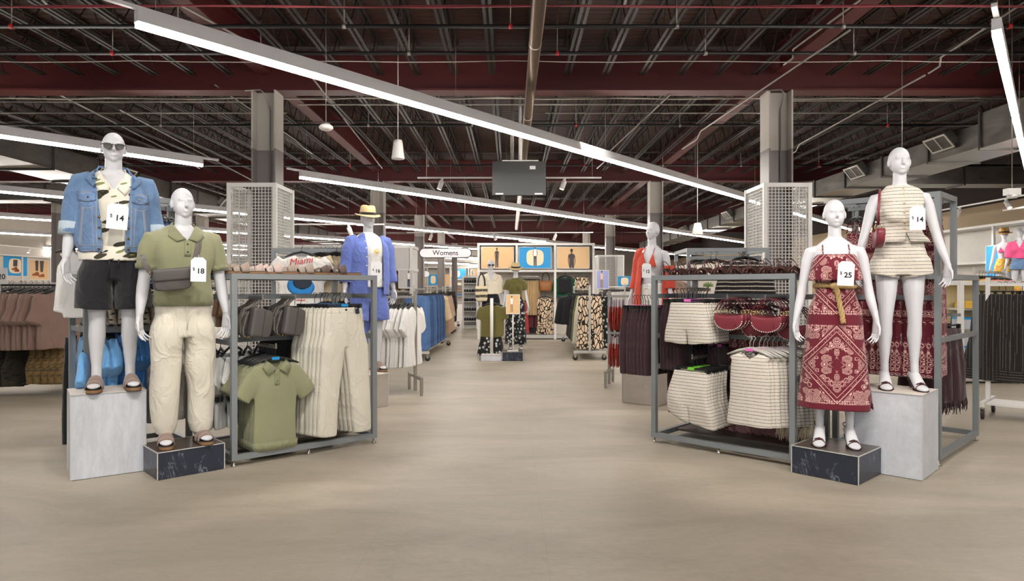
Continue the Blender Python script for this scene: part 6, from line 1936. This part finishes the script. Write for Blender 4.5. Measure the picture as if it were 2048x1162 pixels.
MB().slab(sole_poly(.95), 0, .02).build('sole', CARD, cg)
first = True; index_kids(); n = 0
for i in range(2):
    for j in range(4):
        n += 1
        o = cg if first else dup(cg)
        first = False
        o.location = (at(783,0,14).x+.09*j, 14.25, (1.296, 1.60)[i]); o.rotation_euler.z = R(10*(-1)**j); o['group'] = 'mustard clogs in the poster bay'
        o['label'] = 'mustard clog on the %s shelf beside the small grey poster, %s along' % (('lower', 'upper')[i], nth(j+1))
MB().bb((at(778,0,14).x-G2.location.x, .1, 1.575), (at(806,0,14).x-G2.location.x, .5, 1.599)).build('shelf', PALEMETAL, G2)
b = MB()
for i in range(9): b.bb((.05, .06, 1.32+.042*i), (.80, .066, 1.323+.042*i))
for i in range(19): b.bb((.05+.042*i, .066, 1.3), (.053+.042*i, .072, 1.68))
b.build('wire_grid', BLACKP, G2)
G3 = bay('white poster bay behind the souvenir tee rack', at(556,0,13.2).x, at(690,0,13.2).x, 13.2, 2.18, 2, hz=(1.72, 2.16), depth=.7)
for i, (x0, x1) in enumerate(((562,620),(628,684))):
    a, b_ = at(x0, 500, 13.2), at(x1, 536, 13.2)
    poster('grey poster of a person above the souvenir tee, %s of the pair' % nth(i+1), ((a.x+b_.x)/2, 13.17, (a.z+b_.z)/2), b_.x-a.x, a.z-b_.z, 0, BGGREY, (SKIN2, (PINKP, NAVYP)[i], TANP, .05, 1.5, -.55))
# denim-jacket side: brown tees, camo shorts, printed shirts
MOCHA = fabric('mocha_jersey', (134,108,98), .08)
bt3 = hang_top('t_shirt', '', 'shirt', MOCHA, .27, .72, .30, .11, .035, seed=81, amp=.012, sang=.35)
row(bt3, 17, (-6.6,8.25,1.42), (.064,.014,0), R(78), 'mocha tee with rolled sleeves on the rail by the price sign, # along', 'mocha tees', .1)
rolling_rail('low rolling rail under the mocha tees', (-7.2,8.6,0), (-5.55,8.9,0), 1.40, BLACKP, tiers=(.74,))
CAMO = palmprint('olive_camo', (122,98,60), (84,74,50), (66,62,44), 9); CAMOD = palmprint('dark_camo', (52,48,38), (30,30,28), (70,62,44), 9)
cm = hang_pants('cargo_shorts', '', 'shorts', CAMO, .22, .50, .24, .14, .14, .05, seed=83, amp=.012)
row(cm, 5, (-5.95,8.75,.74), (.075,.015,0), R(80), 'olive camouflage cargo shorts below the mocha tees, # along', 'olive camo shorts', .1)
row(cm, 9, (-7.0,8.55,.72), (.1,.02,0), R(80), 'dark camouflage cargo shorts below the mocha tees, # along', 'dark camo shorts', .1, keep=False, mats={'garment': CAMOD})
NAVYF = fabric('navy_twill', (38,42,58), .1)
row(cm, 4, (-6.62,10.3,.86), (.08,.02,0), R(60), 'navy cargo shorts under the green leaf shirts, # along', 'navy shorts', .1, keep=False, mats={'garment': NAVYF})
GLEAF = palmprint('green_leaf_print', (108,126,110), (172,182,166), (150,164,146), 8)
gs = hang_top('leaf_shirt', '', 'shirt', GLEAF, .29, .72, .26, .12, .035, seed=85, vneck=.07)
row(gs, 6, (-6.05,9.2,1.44), (.055,.07,0), R(22), 'grey green leaf print shirt beside the denim-jacket mannequin, # back', 'green leaf shirts', .1)
o = thing('price_sign', 'grey price sign reading 20 above the mocha tees', 'sign', at(0, 552, 8.0))
MB().bb((-.09, -.005, -.095), (.085, .005, .095)).build('card', M('grey_card', (206,204,202), .6), o)
text_part('price_figures', '20', .085, INK, o, (.025, -.006, -.01), bold=.0012)
MB().tube([(0,.006,-.27),(0,.006,-.09)], .006, 6).build('stem', NICKEL, o)
# assorted stock rails further back on the mens side
MIXC = [('charcoal', (60,60,64)), ('sand', (196,176,146)), ('rust', (150,84,54)), ('stone', (206,198,184)), ('navy', (48,58,84)), ('moss', (96,102,76)), ('white', (228,224,218)), ('brown', (112,84,66))]
mx = hang_top('overshirt', '', 'shirt', fabric('mixed_charcoal', MIXC[0][1]), .25, .7, .4, .1, .04, voxel=.016, seed=87, sang=.22)
MIXM = [fabric('mixed_'+n_, c_) for n_, c_ in MIXC]
first = True
for r_, (x0, y0, dx, n_) in enumerate(((-9.4, 12.2, .085, 30), (-10.8, 15.2, .085, 36), (-5.6, 12.6, .07, 16), (-14.5, 20, .1, 40), (-8.6, 21, .1, 34))):
    rolling_rail('rolling rail of mixed overshirts, %s rail back on the mens side' % nth(r_+1), (x0-.1, y0, 0), (x0+dx*n_+.1, y0+.1, 0), 1.45, None)
    for i in range(n_):
        k = (i//4+r_*3) % 8
        lab = '%s overshirt on the %s mixed rail back on the mens side, %s along' % (MIXC[k][0], nth(r_+1), nth(i+1))
        p = Vector((x0+dx*i, y0+.05, 1.44))
        if first:
            o = mx; o.location = p; o['label'] = lab; first = False; index_kids()
        else: o = dup(mx, p, None, lab, None, {'garment': MIXM[k]})
        o.rotation_euler.z = R(82+rnd.uniform(-6, 6)); o['group'] = 'mixed overshirts'
# posters on the mens wall
SHOEP = M('print_tan_shoe', (150,82,46), .7)
def printed(o, name, polys, m):
    b = MB()
    for P in polys: b.prism(P, -.013, -.0087)
    b.build(name, m, o)
def wallp(px0, px1, py, Xw, lab, bg, fig=None, disc=False, hh=.95, side=1):
    y0, y1 = [(Xw*FPX)/(p-CX) for p in (px0, px1)]
    ym = (y0+y1)/2; z = EYE+(CY-py)/FPX*ym
    return poster(lab, (Xw, ym, z), abs(y1-y0), hh, R(90)*side, bg, fig, disc)
o1 = wallp(6, 54, 532, XL+.06, 'blue poster of brown shoes on the mens wall', BGBLUE, None, True, .95)
o2 = wallp(60, 97, 540, XL+.06, 'tan poster of ankles in brown loafers on the mens wall', BGTAN, None, False, .95)
wallp(-40, 1, 522, XL+.06, 'plain tan poster next to the blue shoe poster', BGTAN, None, False, .95)
shoe_ = lambda x, z, k: [(x+k*a, z+abs(k)*b) for a, b in ((-.16,0),(.16,0),(.17,.05),(.05,.09),(-.02,.13),(-.13,.13),(-.17,.06))]
printed(o1, 'printed_trousers', [[(-.16,-.02),(.12,-.02),(.14,.30),(-.14,.30)]], CHARP)
printed(o1, 'printed_shoes', [shoe_(-.06,-.2,-1.2), shoe_(.08,-.28,-1.0)], SHOEP)
printed(o2, 'printed_trousers', [[(-.28,-.05),(-.12,-.05),(-.08,.47),(-.32,.47)], [(.06,-.1),(.24,-.1),(.32,.47),(.02,.47)]], CHARP)
printed(o2, 'printed_shoes', [shoe_(-.28,-.3,-1.5), shoe_(.14,-.36,-1.3)], SHOEP)
o = bay('white bay frames under the mens wall posters', 0, 14, 0, 2.95, 7, hz=(2.9,), depth=.4, side=False)
o.location = (XL+.42, 27, 0); o.rotation_euler.z = R(90)
# distant shelving at the back
NEUT = [('brown', (140,100,70)), ('cream', (230,220,200)), ('grey', (150,150,150)), ('blue', (80,120,170))]
o = bay('long white bay at the very back of the shop', -19.5, 1.5, YB-1.0, 3.2, 8, hz=(2.1, 3.15), depth=.8, shelf_z=(.6, 1.1, 1.6), side=False)
for i in range(8):
    poster('%s poster on the very back bay, %s along' % (('tan', 'blue')[i % 2], nth(i+1)), (-18.2+2.62*i, YB-1.03, 2.62), 2.2, .85, 0, (BGTAN, BGBLUE)[i % 2], None, i % 2 == 1)
bxm = [M('folded_'+n_, c_) for n_, c_ in NEUT]
b = MB(); b.bb((-.2,-.15,0),(.2,.15,.07)); b.bb((-.195,-.152,.072),(.2,.15,.14)); b.bb((-.2,-.15,.142),(.197,.15,.2)); fo = None
n = 0
for s_ in (.6, 1.1, 1.6):
    for i in range(24):
        n += 1
        if fo is None: fo = b.build('folded_stack', bxm[0]); o = fo; index_kids()
        else:
            o = fo.copy(); C.objects.link(o)
        o.material_slots[0].link = 'OBJECT'; o.material_slots[0].material = bxm[(i//3+int(s_*10)) % 4]
        o.location = (-18.9+.84*i, YB-.55, s_+.016)
        tag(o, 'folded %s knitwear on the very back bay, %s along the %s shelf' % (NEUT[(i//3+int(s_*10)) % 4][0], nth(i+1), {.6: 'low', 1.1: 'middle', 1.6: 'top'}[s_]), 'clothes', 'folded knitwear far back')
# small bays seen past the department sign
bb_ = bay('white bay with tan and blue posters beyond the pill-shaped sign', at(832,0,38).x, at(900,0,38).x, 38, 2.55, 3, hz=(1.45, 2.5), depth=.6)
for i, (x0, x1, bg) in enumerate(((833,852,BGTAN),(857,876,BGBLUE),(881,900,BGTAN))):
    a, b_ = at(x0, 549, 38), at(x1, 570, 38)
    poster(('tan','blue','pale tan')[i]+' poster in the bay beyond the pill-shaped sign, %s along' % nth(i+1), ((a.x+b_.x)/2, 37.96, (a.z+b_.z)/2), b_.x-a.x, a.z-b_.z, 0, bg, None, i == 1)
sh = bay('white shoe shelving at the edge of the centre bay', at(926,0,22.5).x, at(954,0,22.5).x, 22.5, 1.75, 1, hz=(1.72,), depth=.35, shelf_z=(.25,.58,.9,1.2,1.5), back=CARD)
so_ = None; n = 0
for zi, z in enumerate((.25,.58,.9,1.2,1.5)):
    for i in range(5):
        x = at(926,0,22.5).x+.05+.085*i
        if so_ is None:
            b = MB(); b.limb([(0,.10,.045,.03,.04),(0,.03,.05,.036,.05),(0,-.06,.04,.04,.036),(0,-.13,.025,.03,.02)], 12, V0=(0,0,1)); so_ = b.build('shoe', BLACKP); o = so_
        else: o = so_.copy(); C.objects.link(o)
        o.location = (x, 22.72, z+.0165); tag(o, 'dark shoe on the white shelving beside the centre bay, %s tier up, %s along' % (nth(zi+1), nth(i+1)), 'shoe', 'dark shoes on white shelving')
wm = mannequin('mannequin', 'distant white mannequin in a white tee above the shoe shelving', (at(946,0,30).x, 30, .35), 0, fbody, 0)
top(wm, 't_shirt', WHITEC, FT, FARM, 1.05, 0, .024, .024, HL, 1.26, .026, neckcut(1.50, .07, .07, .016), 0, voxel=.014)
plinth('tall white plinth under the distant white-tee mannequin', (wm.location.x-.3, 29.7, 0), (wm.location.x+.3, 29.7, 0), .6, .35, CONCR, CONCTOP)
for r_, (x0, y0, dy, n_, cnm) in enumerate(((-1.1, 26, .3, 12, 'rolling rail of pale tops in the far distance left of the centre bay'), (-4.2, 20.5, .3, 14, 'rolling rail of denim in the distance behind the jeans'), (5.6, 13.5, .22, 16, 'rolling rail of light tops beyond the swimwear stand'), (3.1, 18.5, .3, 12, 'rolling rail of mixed tops beyond the swimwear'))):
    rolling_rail(cnm.replace(' left of', ' beside'), (x0, y0, 0), (x0+.05, y0+dy*n_, 0), 1.4, None)
    for i in range(n_):
        k = ((i//3)*3+r_*2) % 8
        dup(mx, (x0+.02, y0+.1+dy*i, 1.38), R(rnd.uniform(-8, 8)), '%s overshirt on the %s cross rail, %s back' % (MIXC[k][0], ('pale', 'denim', 'swimwear-side', 'distant')[r_], nth(i+1)), 'mixed overshirts on cross rails', {'garment': MIXM[k]})

# ---------------------------------------------------------------- swimwear wall
o = bay('long white bay frames along the beige swimwear wall', 0, 15, 0, 2.95, 10, hz=(2.92, 2.0), depth=.55, shelf_z=(.9,), side=False, back=M('pale_grey_panel', (214,212,206), .6))
o.location = (XR-.6, 24.5, 0); o.rotation_euler.z = R(-90)
m9 = mannequin('mannequin', 'white mannequin in a pink bikini, sun hat and tropical shorts on the swimwear wall', (11.75,16.25,.93), R(-38), fbody, 0)
b = MB()
for s in (-1, 1): b.grid(lambda u, v: (s*(.062+(u-.5)*.115*(1-v*.9)), -.128-.012*math.sin(u*3.14)*(1-v)+.028*v, 1.20+HL+.12*v), 6, 6)
b.build('bikini_top', PINK, m9, sol=.006)
b = MB(); b.tube([(.13*math.cos(t),.097*math.sin(t)-.003,1.205+HL) for t in [2*math.pi*i/20 for i in range(20)]], .006, 5, closed=True); b.build('bikini_string', PINK, m9)
legs(m9, 'shorts', TROPIC, FT, 1.12, .86, .80, .02, [(.95,.085,.11,.125,.014),(.8,.1,.115,.13,.014)], (0,0,0), HL, .004)
fedora(m9, 1.735, STRAWD, BLACKC, .02, R(4), 1.2)
m10 = mannequin('mannequin', 'white mannequin in a hot pink blouse and denim shorts on the swimwear wall', (11.75,15.75,.93), R(-40), fbody, 0)
top(m10, 'blouse', PINK, FT, FARM, 1.10, 0, .03, .03, HL, 1.12, .05, OR(neckcut(1.50, .07, .07, .016, .16, .07)), .01, seed=7)
legs(m10, 'shorts', DENIM, FT, 1.13, .87, .84, .018, [(.95,.085,.11,.125,.014),(.84,.1,.112,.128,.014)], (0,0,0), HL, .004)
y_ = 11.9*FPX/(2040-CX)
poster('blue poster with a pale figure on the swimwear wall', (XR-.62, 12.0*FPX/(2046-CX), 2.02), 2.4, .75, R(-90), BGBLUE, (SKIN2, M('print_mint', (130,200,190), .7), PINKP, 0, 1.4, -.4))
bskt = tote('round straw basket bag on the swimwear wall shelf', (11.8,15.1,1.16), R(-60), STRAWD, .42, .25, hl=.3)
row(bskt, 5, (11.8,15.1,1.165), (0,-.22,0), R(-70), 'round straw basket bag on the swimwear wall shelf, # toward the viewer', 'straw baskets')
TROPM = TROPIC
ts_ = hang_top('tropical_shirt', '', 'shirt', TROPIC, .22, .5, .18, .09, .03, seed=91)
row(ts_, 8, (7.55,11.0,1.62), (.12,.1,0), R(-60), 'bright tropical shirt beyond the tall dress rack, # along', 'tropical shirts')
rolling_rail('low rolling rail of tropical shirts beyond the dress rack', (7.4,10.9,0), (8.6,11.9,0), 1.62, None)
# striped skirts at the edge
BLST = stripes('black_grey_pinstripe', (40,38,38), (126,118,110), .034, .1, axis=0, second=False)
BLSH = stripes('black_grey_border', (40,38,38), (126,118,110), .028, .14, axis=2, second=False)
ss = hang_skirt('pinstripe_skirt', '', 'skirt', BLST, .19, .92, .17, seed=93, amp=.012)
b = MB(); b.loft([ring((0,0,-1.02), .362, .0615, 40, 2.5), ring((0,0,-.90), .345, .0595, 40, 2.5)], cap=False); b.build('striped_border', BLSH, ss)
row(ss, 12, (5.12,7.15,1.40), (.045,-.045,0), R(-52), 'black pinstripe skirt on the white rail by the shop edge, # along', 'pinstripe skirts', .05)
rolling_rail('white rolling rail of pinstripe skirts', (5.04,7.23,0), (6.24,6.03,0), 1.40, WPAINT)
LACE = fabric('cream_lace', (226,212,190), .1)
row(lw, 3, (5.38,6.5,1.5), (.05,-.03,0), R(-52), 'cream lace top on the white rail, # along', 'cream lace tops', keep=False, mats={'garment': LACE})
# stacked clear boxes with blue lids and yellow folded shirts
sl_ = bay('low slatted shelf of clear boxes and folded shirts behind the dress rack', 6.35, 7.35, 9.6, 1.45, 1, hz=(1.42,), depth=.4, shelf_z=(.35, .75, 1.05), side=False, back=M('pale_slat', (222,206,160), .6))
bx = thing('storage_box', '', 'box', (0,0,-9))
MB().bb((-.10,-.12,.003),(.10,.12,.14)).build('tub', M('clear_tub', (190,196,206), .2), bx); MB().bb((-.105,-.125,.14),(.105,.125,.165)).build('lid', BLUEPL, bx)
index_kids(); first = True
for i, z in enumerate((.366, .532, .766)):
    for j in range(3):
        o = bx if first else dup(bx)
        first = False
        o.location = (6.48+.23*j, 9.75, z); tag(o, 'clear tub with blue lid beyond the dress rack, %s layer, %s along' % (nth(i+1), nth(j+1)), 'box', 'blue-lidded tubs')
YEL = M('yellow_fold', (226,184,70), .85)
b = MB(); b.bb((-.13,-.12,0),(.13,.12,.05)); b.bb((-.125,-.12,.052),(.13,.12,.1)); o = b.build('folded_shirts', YEL, None, (6.55,9.75,1.0655)); tag(o, 'yellow folded shirts on the slatted shelf behind the dress rack', 'clothes')
cam = bpy.data.cameras.new('camera'); co = bpy.data.objects.new('camera', cam); C.objects.link(co)
co.location = (0, 0, EYE); co.rotation_euler = (R(90), 0, 0)
cam.sensor_width = 36; cam.lens = FPX*36/2048; cam.clip_end = 200
cam.shift_x = (1024-CX)/2048; cam.shift_y = (CY-581)/2048
sc = bpy.context.scene
sc.camera = co
sc.view_settings.view_transform = 'Standard'; sc.view_settings.look = 'None'; sc.view_settings.gamma = 1; sc.view_settings.use_curve_mapping = False
sc.view_settings.exposure = 0.06
sc.cycles.use_denoising = True
sc.cycles.max_bounces = 6; sc.cycles.diffuse_bounces = 3; sc.cycles.glossy_bounces = 3; sc.cycles.transmission_bounces = 4
sc.cycles.sample_clamp_indirect = 6
